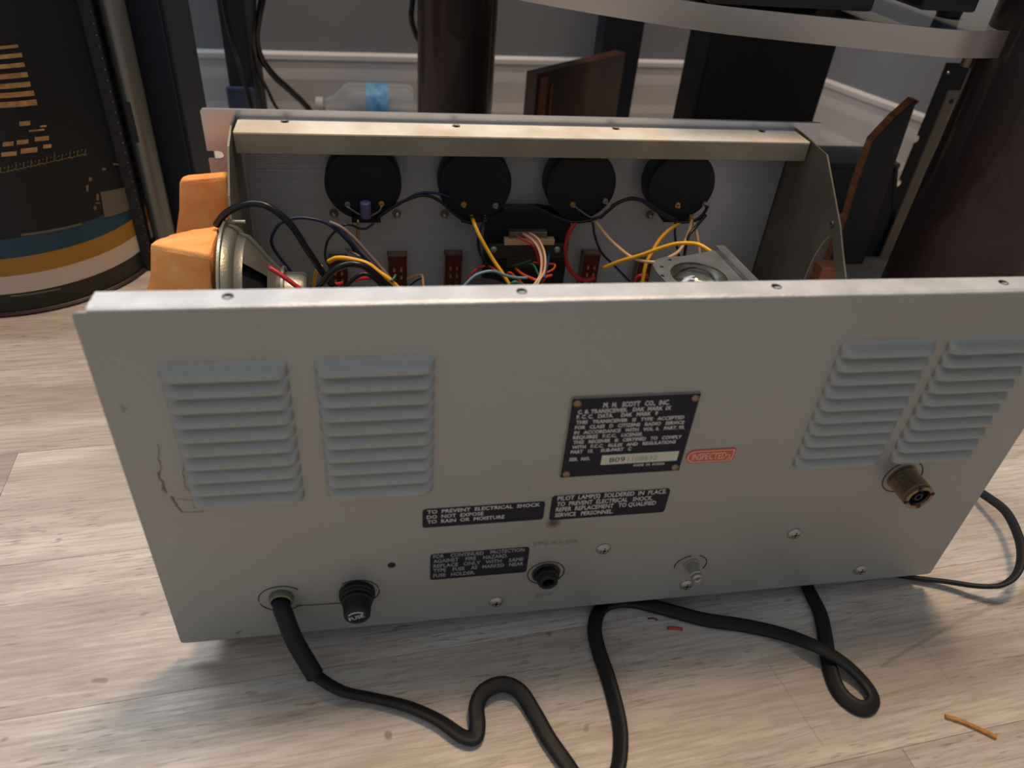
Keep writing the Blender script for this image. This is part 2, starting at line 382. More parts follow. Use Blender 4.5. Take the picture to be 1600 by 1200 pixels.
# louvres
def louvre_bm(w, h, dep):
    bm = bmesh.new(); nu, nv = 18, 9; V = []
    er = .0055
    for j in range(nv + 1):
        v = j / nv; row = []
        for i in range(nu + 1):
            u = i / nu
            if i <= 6: x = er * (1 - math.cos(PI / 2 * i / 6))
            elif i >= nu - 6: x = w - er * (1 - math.cos(PI / 2 * (nu - i) / 6))
            else: x = er + (w - 2 * er) * (i - 6) / (nu - 12)
            e = min(x, w - x) / er; end = math.sqrt(max(0, 1 - (1 - min(1, e)) ** 2))
            vv = min(1, max(0, (v - .12) / .72)); dd = dep * (vv * vv * (3 - 2 * vv)) * end
            row.append(bm.verts.new((x, -dd - .00005, -v * h)))
        V.append(row)
    lo = [bm.verts.new((v.co.x, v.co.y * .12, v.co.z + .0004)) for v in V[-1]]; V.append(lo)
    for A, B in zip(V, V[1:]):
        for i in range(nu): bm.faces.new((A[i], B[i], B[i + 1], A[i + 1]))
    bmesh.ops.remove_doubles(bm, verts=bm.verts[:], dist=1e-6)
    return bm
ref = None; HL = .0077
for gx in (.0240, .0822, .3125, .3672):
    wl = .0478
    for k in range(10):
        if ref is None:
            o = mesh_obj('louver', louvre_bm(wl, HL - .0003, .0044), M_panel, None, 50); ref = o.data
        else:
            o = bpy.data.objects.new('louver', ref); C.objects.link(o)
        o.parent = rear; o.location = Vector((gx, 0, .1798 - k * HL))
# grooves (punched outlines) around connectors
def groove(cx, cz, r, a0=0., a1=360., y=-.00012, t=.0003, rx=1.0):
    bm = bmesh.new(); P = [Vector((cx + rx * r * math.cos(math.radians(a0 + (a1 - a0) * i / 28)), y, cz + r * math.sin(math.radians(a0 + (a1 - a0) * i / 28)))) for i in range(29)]
    sweep(bm, P, circ(t, 5)); part('punched_outline', bm, M_strap, rear, True)
groove(.0538, .0302, .0098, 40, 320, rx=1.15); groove(.0915, .0302, .0098, -130, 130, rx=1.15)
part('punched_outline', sweep(bmesh.new(), [Vector((.0605, -.0001, .0232)), Vector((.0840, -.0001, .0222))], circ(.0003, 5)), M_strap, rear)
groove(.1913, .0329, .0092, 0, 360, rx=1.1); groove(.2753, .0292, .0080, 100, 190, rx=1.25); groove(.2753, .0292, .0080, -30, 70, rx=1.1)
groove(.3815, .0890, .0112, 0, 360)
part('small_hole', Lathe([(0, 0), (.0002, .0018), (.0, .0021)], (.1096, -.0001, .0495), (0, -1, 0), 16), M_black, rear)
# pan-head screws
def screw(x, z, parent=rear, r=.0040, y=0., name='screw', m=M_steel, dirv=(0, -1, 0)):
    bm = bmesh.new(); lathe(bm, [(0, r), (.0006, r), (.0014, r * .8), (.0019, r * .45), (.0020, r * .28), (.0012, r * .14), (.0012, 0)], (x, y, z), dirv, 20)
    o = part(name, bm, m, parent, 40)
    bm = bmesh.new()
    for a, b in ((.55, .11), (.11, .55)): box(bm, x - r * a, x + r * a, y - .00195, y - .0016, z - r * b, z + r * b)
    part('cross_recess', bm, M_black, o) if parent is not rear else None
    if parent is rear: part('screw_recess', bm, M_black, rear)
    return o
for x, z in ((.221, .0493), (.1654, .0115), (.2761, .0116), (.3313, .0494), (.3872, .0107)): screw(x, z)

# lettering
def text_mesh(s, bold=.0):
    c = bpy.data.curves.new('t', 'FONT'); c.body = s; c.resolution_u = 2; c.offset = bold; c.fill_mode = 'FRONT'
    o = bpy.data.objects.new('t', c); C.objects.link(o); dg = bpy.context.evaluated_depsgraph_get()
    me = bpy.data.meshes.new_from_object(o.evaluated_get(dg)); bpy.data.objects.remove(o); bpy.data.curves.remove(c); return me
def add_text(bm, s, A, B, cap, y, bold=.02, shear=0., mi=0):
    """flat lettering in the plane of the panel: baseline from A to B (x, z), capital height cap"""
    me = text_mesh(s, bold); co_ = [v.co.copy() for v in me.vertices]
    x0 = min(v.x for v in co_); x1 = max(v.x for v in co_); Ax, Az = A; Bx, Bz = B
    W = math.hypot(Bx - Ax, Bz - Az); ux, uz = (Bx - Ax) / W, (Bz - Az) / W; sx = W / (x1 - x0); sy = cap / .70
    vs = []
    for v in co_:
        b = v.y * sy; a = (v.x - x0) * sx + shear * b
        vs.append(bm.verts.new((Ax + a * ux - b * uz, y, Az + a * uz + b * ux)))
    for p in me.polygons:
        try: f = bm.faces.new([vs[i] for i in p.vertices]); f.material_index = mi
        except ValueError: pass
    bpy.data.meshes.remove(me)
def px2(zx, zy, X0, Y0, s, y=-.001):
    P = at(X0 + zx / s, Y0 + zy / s, 1, y); return (P.x, P.z)
def rrect(x0, x1, z0, z1, r, y, k=4, cut=None):
    P = []
    for i, (cx, cz, a0) in enumerate(((x1 - r, z0 + r, -90), (x1 - r, z1 - r, 0), (x0 + r, z1 - r, 90), (x0 + r, z0 + r, 180))):
        for j in range(k + 1):
            a = math.radians(a0 + j * 90 / k); P.append((cx + r * math.cos(a), y, cz + r * math.sin(a)))
    return P
plate = part('specification_plate', Prism(rrect(.1906, .2506, .1054, .1535, .0004, -.0011), (0, .0010, 0)), M_label, label='black riveted plate with white lettering')
part('plate_edge', rings_prism(rrect(.1903, .2509, .1051, .1538, .0005, -.0009), rrect(.1907, .2505, .1055, .1534, .0004, -.0009), (0, .0008, 0)), M_steel, plate)
S6 = 1600 / 280
rows = [("M.  H.   SCOTT   CO.,  INC.", (355, 205), (945, 183), .0027), ("C. B. TRANSCEIVER.   DAK  MARK  IX", (128, 262), (960, 230), .0022),
        ("F. C. C.   DATA.     DAK   MARK   9", (118, 305), (838, 280), .0022), ("THIS   TRANSCEIVER   IS   TYPE   ACCEPTED", (113, 350), (1075, 316), .0020),
        ("FOR   CLASS   D   CITIZENS   RADIO   SERVICE", (103, 396), (1075, 360), .0020), ("IN   ACCORDANCE   WITH   VOL. 6.   PART. 95.", (95, 442), (1080, 403), .0020),
        ("REQUIRES   F.C.C.   LICENSE.", (85, 487), (705, 463), .0020), ("THIS   RECEIVER   IS   CERTIFIED   TO   COMPLY", (87, 530), (1052, 487), .0020),
        ("WITH   F.C.C.   RULES   AND   REGULATIONS", (77, 573), (1000, 532), .0020), ("PART   15.     SUB-PART   C", (65, 615), (603, 595), .0020),
        ("SER.  NO.", (52, 683), (235, 680), .0020), ("MADE  IN  KOREA", (625, 730), (903, 720), .0014)]
bm = bmesh.new()
for s, a, b, h in rows:
    A = px2(*a, 880, 600, S6); B = px2(*b, 880, 600, S6); zz = (A[1] + B[1]) / 2
    add_text(bm, s, (A[0], zz), (B[0], zz), h, -.00118, .030)
part('lettering', bm, M_white, plate)
part('serial_field', Prism(rrect(.2094, .2478, .1125, .1186, .0002, -.0013), (0, .0003, 0)), M_cream, plate, label='cream serial number field')
bm = bmesh.new(); add_text(bm, "809", (.2133, .1139), (.2211, .1139), .0032, -.00138, 0)
part('serial_number', bm, M_ink, plate, label='dark stamped digits')
bm = bmesh.new(); add_text(bm, "1108632", (.2225, .1139), (.2372, .1139), .0031, -.00138, 0)
part('serial_number', bm, M_ink2, plate, label='faded stamped digits')
for x, z in ((.1931, .1510), (.2483, .1511), (.2480, .1078), (.1933, .1076)):
    part('rivet', Lathe([(0, .0020), (.0005, .0019), (.0009, .0013), (.0010, 0)], (x, -.0011, z), (0, -1, 0), 16), M_brass, plate, True)
S8 = 1600 / 540
def warning(x0, x1, z0, z1, tl, lines, cap, mtext, label):
    o = part('warning_label', Prism(rrect(x0, x1, z0, z1, .0016, -.0004), (0, .0003, 0)), M_label, label=label)
    bm = bmesh.new()
    for s, a, b in lines:
        A = px2(*a, 640, 580, S8); B = px2(*b, 640, 580, S8); zz = (A[1] + B[1]) / 2
        add_text(bm, s, (A[0], zz), (B[0], zz), cap, -.0005, .018)
    part('lettering', bm, mtext, o)
warning(.1251, .1852, .0760, .0888, 0, [("TO  PREVENT  ELECTRICAL  SHOCK", (82, 668), (605, 625)), ("DO  NOT  EXPOSE", (80, 690), (343, 668)), ("TO  RAIN  OR  MOISTURE", (82, 712), (440, 683))], .0024, M_white, 'dark label about rain and moisture')
warning(.1884, .2495, .0750, .0920, 0, [("PILOT  LAMP(S)  SOLDERED  IN  PLACE.", (685, 603), (1190, 568)), ("TO  PREVENT  ELECTRICAL   SHOCK.", (682, 628), (1125, 600)), ("REFER  REPLACEMENT   TO QUALIFIED", (677, 653), (1140, 622)), ("SERVICE   PERSONNEL.", (672, 680), (942, 660))], .0029, M_white, 'dark label about pilot lamps')
warning(.1291, .1803, .0354, .0555, 0, [("FOR    CONTINUED    PROTECTION", (110, 873), (532, 835)), ("AGAINST    FIRE    HAZARD.", (110, 893), (455, 864)), ("REPLACE   ONLY   WITH    SAME", (110, 915), (527, 880)), ("TYPE    FUSE    AS   MARKED   NEAR", (110, 937), (527, 900)), ("FUSE   HOLDER.", (110, 958), (303, 943))], .0027, M_white2, 'worn dark label about the fuse')
bm = bmesh.new()
for s, a, b, c in (("SPEAKER", (570, 816), (782, 802), .0030), ("EXT", (582, 1052), (660, 1046), .0024)):
    A = px2(*a, 640, 580, S8); B = px2(*b, 640, 580, S8); bm = bmesh.new(); add_text(bm, s, A, B, c, -.00015, 0)
    part('faded_lettering', bm, M_faint, rear, label='rubbed-off panel lettering')

# inspected sticker
P = []
x0, x1, z0, z1 = .2528, .2782, .1088, .1177
for cx, cz, a0, r in ((x1 - .0012, z0 + .0012, -90, .0012), (x1 - .0012, z1 - .0012, 0, .0012), (x0 + .0042, z1 - .0042, 90, .0042), (x0 + .0042, z0 + .0042, 180, .0042)):
    for j in range(5):
        a = math.radians(a0 + j * 22.5); P.append((cx + r * math.cos(a), -.0004, cz + r * math.sin(a)))
st = part('inspection_sticker', Prism(P, (0, .0003, 0)), M_sticker, label='orange-red INSPECTED sticker with white outline')
cx, cz = (x0 + x1) / 2, (z0 + z1) / 2
def off(s, y): return [((p[0] - cx) * (1 - 2 * s / (x1 - x0)) + cx, y, (p[2] - cz) * (1 - 2 * s / (z1 - z0)) + cz) for p in P]
part('outline_print', rings_prism(off(.0007, -.00048), off(.0012, -.00048), (0, .00003, 0)), M_stickw, st)
bm = bmesh.new(); add_text(bm, "INSPECTED", (.2558, .1112), (.2738, .1112), .0042, -.0005, .012)
add_text(bm, "2", (.2742, .1104), (.2768, .1110), .0032, -.0005, .0); part('lettering', bm, M_stickw, st)

# sockets and fittings on the back
def ringy(bm, x, z, prof, mi=0, seg=28): return lathe(bm, prof, (x, 0, z), (0, -1, 0), seg, mi=mi)
fh = part('fuse_holder', ringy(bmesh.new(), .0915, .0302, [(0, .0092), (.0026, .0092), (.0030, .0086), (.0044, .0086), (.0048, .0078), (.0050, .0078)]), M_black, smooth=40)
bm = ringy(bmesh.new(), .0915, .0302, [(.0048, .0074), (.0055, .0078), (.0068, .0078), (.0072, .0072), (.0140, .0067), (.0148, .0062), (.0150, .0050), (.0150, 0)])
cap = part('fuse_cap', bm, M_black, fh, 40)
bm = bmesh.new(); add_text(bm, "FUSE", (.0878, .0272), (.0952, .0296), .0026, -.01512, .01); 
Pp = [Vector((.0915 + .0042 * math.cos(math.radians(a)), -.0151, .0306 + .0030 * math.sin(math.radians(a)))) for a in range(40, 175, 9)]
sweep(bm, Pp, circ(.00028, 5)); part('lettering', bm, M_white, fh)
hj = part('jack_socket', ringy(bmesh.new(), .1913, .0329, [(0, .0078), (.0006, .0078), (.0008, .0066)]), M_strap, smooth=40)
part('hex_nut', ringy(bmesh.new(), .1913, .0329, [(.0006, .0068), (.0036, .0068), (.0040, .0058)], seg=6), M_black, hj)
part('threaded_collar', ringy(bmesh.new(), .1913, .0329, [(.003, .0054), (.0064, .0054), (.0070, .0050), (.0070, .0034), (.0066, .0031), (.001, .0031), (.001, 0)]), M_black, hj, 40)
gp = part('ground_post', ringy(bmesh.new(), .2748, .0300, [(0, .0044), (.0010, .0044), (.0012, .0034)]), M_steel, smooth=40)
part('hex_shank', ringy(bmesh.new(), .2748, .0300, [(.001, .0036), (.0078, .0036), (.0084, .0031)], seg=6), M_steel, gp)
part('tip', ringy(bmesh.new(), .2748, .0300, [(.0080, .0026), (.0086, .0031), (.0102, .0031), (.0110, .0023), (.0106, .0012), (.0096, .0010), (.0096, 0)]), M_steel, gp, 40)
so = [(0, .0085), (.001, .0085), (.0012, .0076)]
t = .0012
while t < .0135: so += [(t, .0074), (t + .00035, .0080), (t + .0007, .0074)]; t += .0007
so += [(t, .0077), (t + .0006, .0077), (.0158, .0077), (.0158, .0058), (.0145, .0055)]
ant = part('antenna_socket', ringy(bmesh.new(), .3815, .0889, so, seg=36), M_brass, smooth=30, label='threaded bronze coaxial socket')
part('insulator', ringy(bmesh.new(), .3815, .0889, [(.0125, .0056), (.0125, .0026), (.0150, .0024), (.0150, .0014), (.0125, .0012), (.0125, 0)]), M_black, ant, 40)
bm = bmesh.new()
for a in (20, 110, 200, 290):
    ax_, az_ = .3815 + .0069 * math.cos(math.radians(a)), .0889 + .0069 * math.sin(math.radians(a)); box(bm, ax_ - .0009, ax_ + .0009, -.0161, -.0150, az_ - .0009, az_ + .0009)
part('notch', bm, M_black, ant)
cb = part('strain_relief', ringy(bmesh.new(), .0538, .0312, [(0, .0062), (.0012, .0062), (.0030, .0056), (.0034, .0048)]), M_galv, smooth=40)
# power cord
def cordpt(px, py, z): P = at(px, py, 2, z); return P
sleeve = [Vector((.0538, .002, .0300)), Vector((.0538, -.0040, .0300))] + [at(445, 962, 1, -.0085), at(460, 1000, 1, -.014), at(480, 1035, 1, -.020), at(492, 1055, 1, -.0235)]
pc = part('power_cord', sweep(bmesh.new(), catmull(sleeve, 8), circ(.0046, 14), scale=lambda t: .86 + .14 * min(1, t * 3)), M_cord, smooth=True, label='black rubber sleeve and flat twin cord')
zc = FZ + .003
F8 = []
for i in range(16):
    a = 2 * PI * i / 16; F8.append((math.cos(a) * .0042, math.sin(a) * (.0023 if abs(math.cos(a)) > .25 else .0018)))
ends = [at(488, 1048, 1, -.0225), at(500, 1060, 1, -.0255), cordpt(535, 1080, zc + .003)]
main = ends + [cordpt(x, y, z) for x, y, z in [(580, 1090, zc), (635, 1103, zc), (685, 1125, zc), (722, 1150, zc), (742, 1152, zc), (746, 1130, zc + .001), (745, 1103, zc + .003), (757, 1080, zc + .004), (785, 1069, zc + .004), (812, 1080, zc + .002), (835, 1115, zc), (858, 1155, zc), (890, 1200, zc), (915, 1240, zc), (940, 1250, zc), (960, 1215, zc), (969, 1180, zc), (968, 1130, zc), (952, 1065, zc), (935, 1015, zc), (929, 980, zc), (938, 952, zc), (960, 941, zc), (990, 940, zc), (1040, 952, zc), (1100, 968, zc), (1160, 977, zc), (1220, 990, zc + .001), (1275, 1010, zc + .006), (1318, 1035, zc + .004), (1350, 1065, zc + .001), (1365, 1090, zc), (1357, 1105, zc), (1338, 1104, zc), (1312, 1082, zc), (1297, 1045, zc), (1290, 1000, zc), (1282, 960, zc), (1268, 930, zc), (1256, 905, zc), (1245, 880, zc)]]
part('flat_cord', sweep(bmesh.new(), catmull(main, 6), F8, tilt=lambda t: .15 + .5 * math.sin(t * 16 + .6)), M_cord, pc, True, label='flat black twin cord looped on the floor')
loop = [cordpt(x, y, z) for x, y, z in [(1330, 870, zc), (1380, 893, zc), (1430, 903, zc), (1480, 909, zc + .002), (1530, 916, zc + .006), (1565, 914, zc + .010), (1588, 897, zc + .013), (1596, 868, zc + .015), (1590, 835, zc + .015), (1572, 800, zc + .013), (1545, 778, zc + .009), (1515, 760, zc + .004), (1480, 745, zc)]]
part('side_cord', sweep(bmesh.new(), catmull(loop, 8), F8, tilt=lambda t: .9, scale=lambda t: .72), M_cord, smooth=True, label='black cord bowing out past the right edge')

# chassis tray, side brackets, rail, front panel
XL, XR = .0125, .4485
bm = bmesh.new(); box(bm, XL, .434, .0015, D - .001, .0003, .002); box(bm, .434, XR, .20, D - .001, .0003, .002); box(bm, XL, XL + .0014, .003, .20, .002, .030); box(bm, .4326, .434, .003, .20, .002, .030)
part('chassis_tray', bm, M_galv)
for x, y in ((.05, .03), (.38, .03), (.05, .27), (.38, .27)):
    part('rubber_foot', Lathe([(0, .0), (0, .008), (.010, .009), (.0124, .009), (.0124, 0)], (x, y, FZ), (0, 0, 1), 20), M_black)
def side(x, t, prof, name, hole=None):
    o = part(name, Prism([(x, y, z) for y, z in prof], (t, 0, 0)), M_galv, label='bare steel side bracket')
    return o
lb = side(XL - .0014, .0014, [(.3155, .002), (.3155, .170), (.296, .170), (.2745, .163), (.262, .150), (.250, .138), (.240, .120), (.235, .10), (.235, .002)], 'side_bracket')
# right bracket with round notch and a remaining rear strip
outer = [(.3155, .002), (.3155, .170), (.300, .170), (.2620, .168), (.2400, .150), (.2170, .131), (.2030, .116), (.1900, .103), (.176, .080), (.168, .055), (.166, .030), (.166, .002)]
inner = [(.2340, .020), (.2370, .060), (.2365, .080), (.2350, .095), (.2310, .108), (.2255, .1185), (.2205, .1205), (.2140, .1120), (.2010, .098), (.186, .075), (.178, .050), (.176, .020)]
part('side_bracket', rings_prism([(XR, y, z) for y, z in outer], [(XR, y, z) for y, z in inner], (.0014, 0, 0)), M_galv, label='bare steel side bracket with cut-out')
part('bracket_lug', Lathe([(0, .002), (.0012, .002), (.0012, .001)], (XR, .226, .128), (-1, 0, 0), 12), M_galv)
part('bracket_stud', Lathe([(0, .0016), (.007, .0016), (.007, 0)], (XL, .252, .118), (1, 0, 0), 12), M_steel, smooth=40)
bm = bmesh.new(); prism(bm, [(XL + .002, .3105, .1692), (XL + .002, .2857, .1692), (XL + .002, .2853, .1688), (XL + .002, .2853, .1680), (XL + .002, .3105, .1680)], (XR - XL - .004, 0, 0))
rail = part('top_rail', bm, M_rail, label='cream aged zinc rail behind the front panel')
part('rail_lip', Box(XL + .002, XR - .002, .2850, .2862, .1540, .1683, bev=.0003, seg=1), M_lip, rail, label='front lip of the rail, coloured darker for shade')
for x, y in ((445, 190), (713, 197), (962, 201), (1190, 205)):
    P = at(x, y, 2, .1692); part('rail_hole', Lathe([(0, 0), (0, .0016), (.0003, .0024), (.0004, .0030)], (P.x, P.y, .1692), (0, 0, 1), 16), M_galv, rail)
# front panel with rack slots in its ears
FX0, FX1, FZ0, FZ1 = -.0111, .4719, -.003, .1744
def panel_poly(y):
    P = []
    def slotR(z): return [(FX1, z - .0032)] + [(FX1 - .008 - .0032 * math.sin(math.radians(a)), z - .0032 * math.cos(math.radians(a))) for a in range(0, 181, 30)] + [(FX1, z + .0032)]
    def slotL(z): return [(FX0, z + .0032)] + [(FX0 + .008 + .0032 * math.sin(math.radians(a)), z + .0032 * math.cos(math.radians(a))) for a in range(0, 181, 30)] + [(FX0, z - .0032)]
    P += [(FX0 + .0015, FZ0), (FX1 - .0015, FZ0), (FX1, FZ0 + .0015)] + slotR(.034) + slotR(.1425)[0:] + [(FX1, FZ1 - .0015), (FX1 - .0015, FZ1), (FX0 + .0015, FZ1), (FX0, FZ1 - .0015)] + slotL(.1410) + slotL(.034) + [(FX0, FZ0 + .0015)]
    return [(x, y, z) for x, z in P]
fp = part('front_panel', Prism(panel_poly(D), (0, .0032, 0)), M_alu2, label='thick aluminium front panel seen from behind')
part('inner_front_sheet', Box(XL + .003, XR - .001, D - .0016, D, .002, .168), M_alu, fp, label='brushed sheet with the four meters')
# meters
MY = .293
for i, mx in enumerate((.1003, .1847, .2686, .3518)):
    bm = Lathe([(0, .0272), (.004, .0282), (.0195, .0284), (.0222, .0276), (.0226, .0), ], (mx, D - .0008, .1283), (0, -1, 0), 48)
    mo = part('panel_meter', bm, M_mblk, smooth=35)
    part('terminal_block', Box(mx - .010, mx + .012, MY - .0015, D - .002, .0985, .104), M_mblk, mo)
posts = [(0, 543, 321), (0, 596, 320), (1, 725, 321), (1, 775, 323), (1, 737, 342), (1, 758, 343), (2, 896, 321), (2, 947, 316), (3, 1060, 322), (3, 1103, 322), (3, 1081, 342), (3, 1062, 348)]
for i, x, y in posts:
    P = at(x, y, 1, MY - .003)
    bm = Lathe([(-.002, .0030), (0, .0030), (.0004, .0022), (.0014, .0022), (.0014, .0011), (.005, .0010), (.005, 0)], (P.x, MY, P.z), (0, -1, 0), 14)
    part('terminal', bm, M_gold if (x + y) % 3 else M_steel, smooth=40)
for x, y in ((522, 334), (620, 335), (695, 335), (789, 338), (861, 338), (1016, 336)):
    P = at(x, y, 1, D - .003)
    o = part('washer', Lathe([(0, .0036), (.0008, .0036), (.0008, .0017)], (P.x, D - .0016, P.z), (0, -1, 0), 18), M_galv)
    part('stud', Lathe([(0, .0019), (.004, .0019), (.0045, .0012), (.0045, 0)], (P.x, D - .002, P.z), (0, -1, 0), 12), M_steel, o, True)
P = at(572, 340, 1, .284); part('capacitor', Lathe([(0, 0), (0, .0035), (.0006, .0040), (.012, .0040), (.0126, .0034), (.0126, 0)], (P.x, .284, P.z), (0, 0, 1), 18), M_violet, smooth=40, label='violet capacitor at the left meter')
# slide switches
for x0p, x1p, yt in ((607, 635, 403), (697, 722, 401), (914, 939, 400), (514, 541, 408), (1000, 1020, 412)):
    a = at(x0p, yt, 1, .303); b = at(x1p, yt, 1, .303)
    bmx = Box(a.x, b.x, .306, D - .002, a.z - .038, a.z, bev=.0006, seg=1); so_ = part('slide_switch', bmx, M_maroon)
    bmx = bmesh.new()
    for s_ in (0, 1): box(bmx, (a.x - .0006 if s_ == 0 else b.x), (a.x if s_ == 0 else b.x + .0006), .3055, D - .0015, a.z - .038, a.z + .0006)
    box(bmx, a.x - .0006, b.x + .0006, .3065, D - .0015, a.z, a.z + .0006); part('metal_shell', bmx, M_brass, so_)
    for ix in (.3, .7):
        for iz in (.011, .018, .027):
            xx = a.x + (b.x - a.x) * ix; part('lug', Box(xx - .0008, xx + .0008, .3025, .306, a.z - iz - .0018, a.z - iz + .0012), M_gold, so_)
# channel display unit in the middle
du = part('display_unit', Prism([(.1965, .298, .012), (.262, .298, .012), (.2655, .298, .040), (.2655, .298, .094), (.258, .298, .101), (.240, .298, .1045), (.204, .298, .1045), (.1965, .298, .099)], (0, .0165, 0)), M_mblk, label='black moulded unit between the middle meters')
def bx_px(x0, y0, x1, y1, yf, th, nm, m, par):
    a = at(x0, y0, 1, yf); b = at(x1, y1, 1, yf); return part(nm, Box(a.x, b.x, yf, yf + th, b.z, a.z, bev=.0003, seg=1), m, par)
bx_px(796, 363, 851, 404, .291, .007, 'lamination_stack', M_galv, du)
bx_px(789, 375, 866, 383, .288, .006, 'paper_insulator', M_tan, du)
bx_px(764, 382, 880, 403, .2885, .003, 'strap', M_strap, du)
bx_px(792, 404, 834, 418, .288, .005, 'terminal_board', M_strap, du)
for x, y in ((772, 391), (871, 391)):
    P = at(x, y, 1, .287); part('screw', Lathe([(0, .0030), (.0010, .0028), (.0018, .0016), (.0019, 0)], (P.x, .2885, P.z), (0, -1, 0), 16), M_steel, du, 50)
P = at(757, 462, 1, .235); part('filter_can', Lathe([(0, 0), (0, .0205), (.040, .0205), (.0425, .019), (.0430, 0)], (P.x, .235, P.z - .038), (0, 0, 1), 28), M_black, smooth=35)

# wires: pixel path of each in the photograph with its own depth inside the case
def wire(pts, r, m, y0, y1, ym=None, parent=radio, label=None, name='wire'):
    n = len(pts); P = []
    for i, (x, y) in enumerate(pts):
        t = i / (n - 1); yy = y0 + (y1 - y0) * t
        if ym is not None: yy += (ym - (y0 + y1) / 2) * 4 * t * (1 - t)
        P.append(at(x, y, 1, yy))
    bm = sweep(bmesh.new(), catmull(P, 5), circ(r, 8)); o = part(name, bm, m, parent, True)
    if label: o['label'] = label
W = wire
W([(338, 352), (352, 334), (375, 322), (400, 318), (425, 326), (455, 352), (480, 390), (500, 420), (515, 440), (532, 460)], .0023, M_wblack, .215, .20, label='thick black cable over the speaker')
W([(488, 462), (505, 440), (522, 422), (545, 413), (568, 416), (590, 432), (612, 456)], .0024, M_wblack, .19, .19, label='thick black cable arch')
W([(530, 462), (548, 440), (570, 428), (590, 440), (606, 460)], .0016, M_wblack, .20, .20)
W([(490, 452), (491, 438), (496, 422), (502, 416)], .0014, M_yel, .25, .24)
W([(513, 409), (527, 403), (549, 405), (574, 412), (592, 425), (609, 437), (628, 456)], .0017, M_yel, .235, .215, label='yellow wire')
W([(487, 449), (467, 437), (445, 412), (427, 387), (425, 370), (437, 350), (460, 341), (487, 342), (512, 350), (540, 372), (562, 395), (592, 425)], .0012, M_navy, .26, .26)
W([(515, 347), (534, 356), (555, 374), (574, 395), (592, 415), (605, 430), (622, 452)], .0014, M_mauve, .262, .24)
W([(540, 388), (550, 394), (567, 405), (590, 425)], .0012, M_mauve, .27, .255)
W([(520, 350), (545, 376), (560, 396), (580, 418)], .0021, M_navy, .270, .262)
W([(518, 421), (510, 407), (508, 395), (512, 376), (524, 361), (536, 352), (550, 352), (561, 357), (572, 357), (584, 349)], .0009, M_wblack, .265, .283)
W([(560, 343), (559, 365), (560, 385), (558, 402)], .0012, M_gold, .289, .285)
W([(587, 342), (612, 325), (625, 317), (650, 307), (670, 306), (690, 316), (705, 330), (725, 345), (738, 349)], .0013, M_wblack, .289, .288)
W([(600, 332), (625, 318), (650, 304), (667, 301), (687, 303), (702, 308)], .0011, M_navy, .290, .290)
W([(739, 343), (742, 352), (751, 372), (770, 405), (785, 427), (800, 452)], .0015, M_yel, .286, .25, label='yellow wire')
W([(758, 343), (751, 357), (747, 372), (750, 395), (758, 410), (770, 432)], .0011, M_wblack, .286, .27)
W([(787, 327), (806, 321), (831, 322), (853, 331), (869, 339), (891, 346), (912, 346), (937, 339), (947, 331)], .0013, M_wblack, .289, .287)
W([(937, 341), (953, 327), (966, 317), (984, 311), (1003, 314), (1022, 327), (1041, 339), (1062, 347), (1087, 344), (1100, 333), (1106, 322)], .0014, M_wblack, .289, .286)
W([(955, 322), (972, 313), (990, 309), (1012, 316), (1035, 332), (1058, 343)], .0011, M_navy, .290, .287)
W([(543, 323), (560, 334), (575, 338), (592, 330), (596, 322)], .0006, M_steel, .288, .288)
W([(898, 322), (908, 330), (922, 339), (935, 341)], .0006, M_galv, .288, .288)
W([(900, 347), (889, 364), (883, 390), (887, 415), (900, 432), (916, 438), (930, 434)], .0017, M_red, .288, .285, label='red wire curling down')
W([(931, 346), (950, 371), (969, 389), (987, 402), (1006, 408), (1026, 410)], .0014, M_tan, .288, .25)
W([(926, 347), (930, 371), (941, 396), (962, 417), (990, 446)], .0010, M_wblack, .288, .27)
W([(942, 419), (969, 408), (1000, 399), (1031, 388), (1056, 381), (1078, 380), (1094, 383), (1112, 394)], .0016, M_yel, .275, .225, label='yellow wire rising to the lamp bracket')
W([(1062, 349), (1047, 358), (1031, 374), (1020, 392), (1009, 414), (1002, 450)], .0016, M_yel, .287, .26, label='yellow wire')
W([(1081, 343), (1077, 361), (1069, 380), (1059, 394), (1040, 405)], .0014, M_tan, .287, .26)
W([(1084, 346), (1089, 367), (1094, 402)], .0013, M_tan, .287, .27)
W([(1103, 336), (1087, 355), (1075, 371), (1068, 408)], .0013, M_wblack, .286, .27)
W([(1055, 346), (1055, 371), (1062, 404)], .0010, M_wblack, .286, .275)
W([(988, 452), (995, 434), (1004, 430), (1012, 434)], .0014, M_red, .27, .27)
W([(817, 365), (832, 375), (842, 390), (846, 407), (845, 426), (841, 436), (828, 455)], .0011, M_tan, .287, .24, label='tan wire of the centre bundle')
W([(827, 364), (840, 373), (849, 390), (852, 407), (850, 426), (843, 437), (836, 455)], .0011, M_tan, .287, .24)
W([(822, 365), (836, 375), (845, 391), (848, 409), (846, 428)], .0008, M_mauve, .286, .255)
W([(805, 367), (816, 374), (828, 379), (838, 392), (842, 412)], .0009, M_red, .286, .27)
W([(720, 452), (731, 441), (742, 431), (757, 425), (772, 424), (789, 430), (807, 434), (824, 434)], .0012, M_teal, .24, .25)
W([(730, 438), (745, 420), (760, 415)], .0010, M_red, .27, .28)
W([(764, 416), (774, 422), (788, 434)], .0010, M_red, .28, .27)
W([(790, 436), (795, 426), (802, 430), (812, 439), (824, 452)], .0010, M_red, .26, .25)
W([(805, 419), (817, 429), (838, 438)], .0012, M_org, .284, .25)
W([(800, 416), (814, 412), (830, 407)], .0009, M_green, .284, .28)
W([(820, 413), (833, 414), (840, 426), (848, 442)], .0009, M_green, .28, .25)
W([(858, 394), (855, 414), (850, 434)], .0011, M_blue, .285, .25)
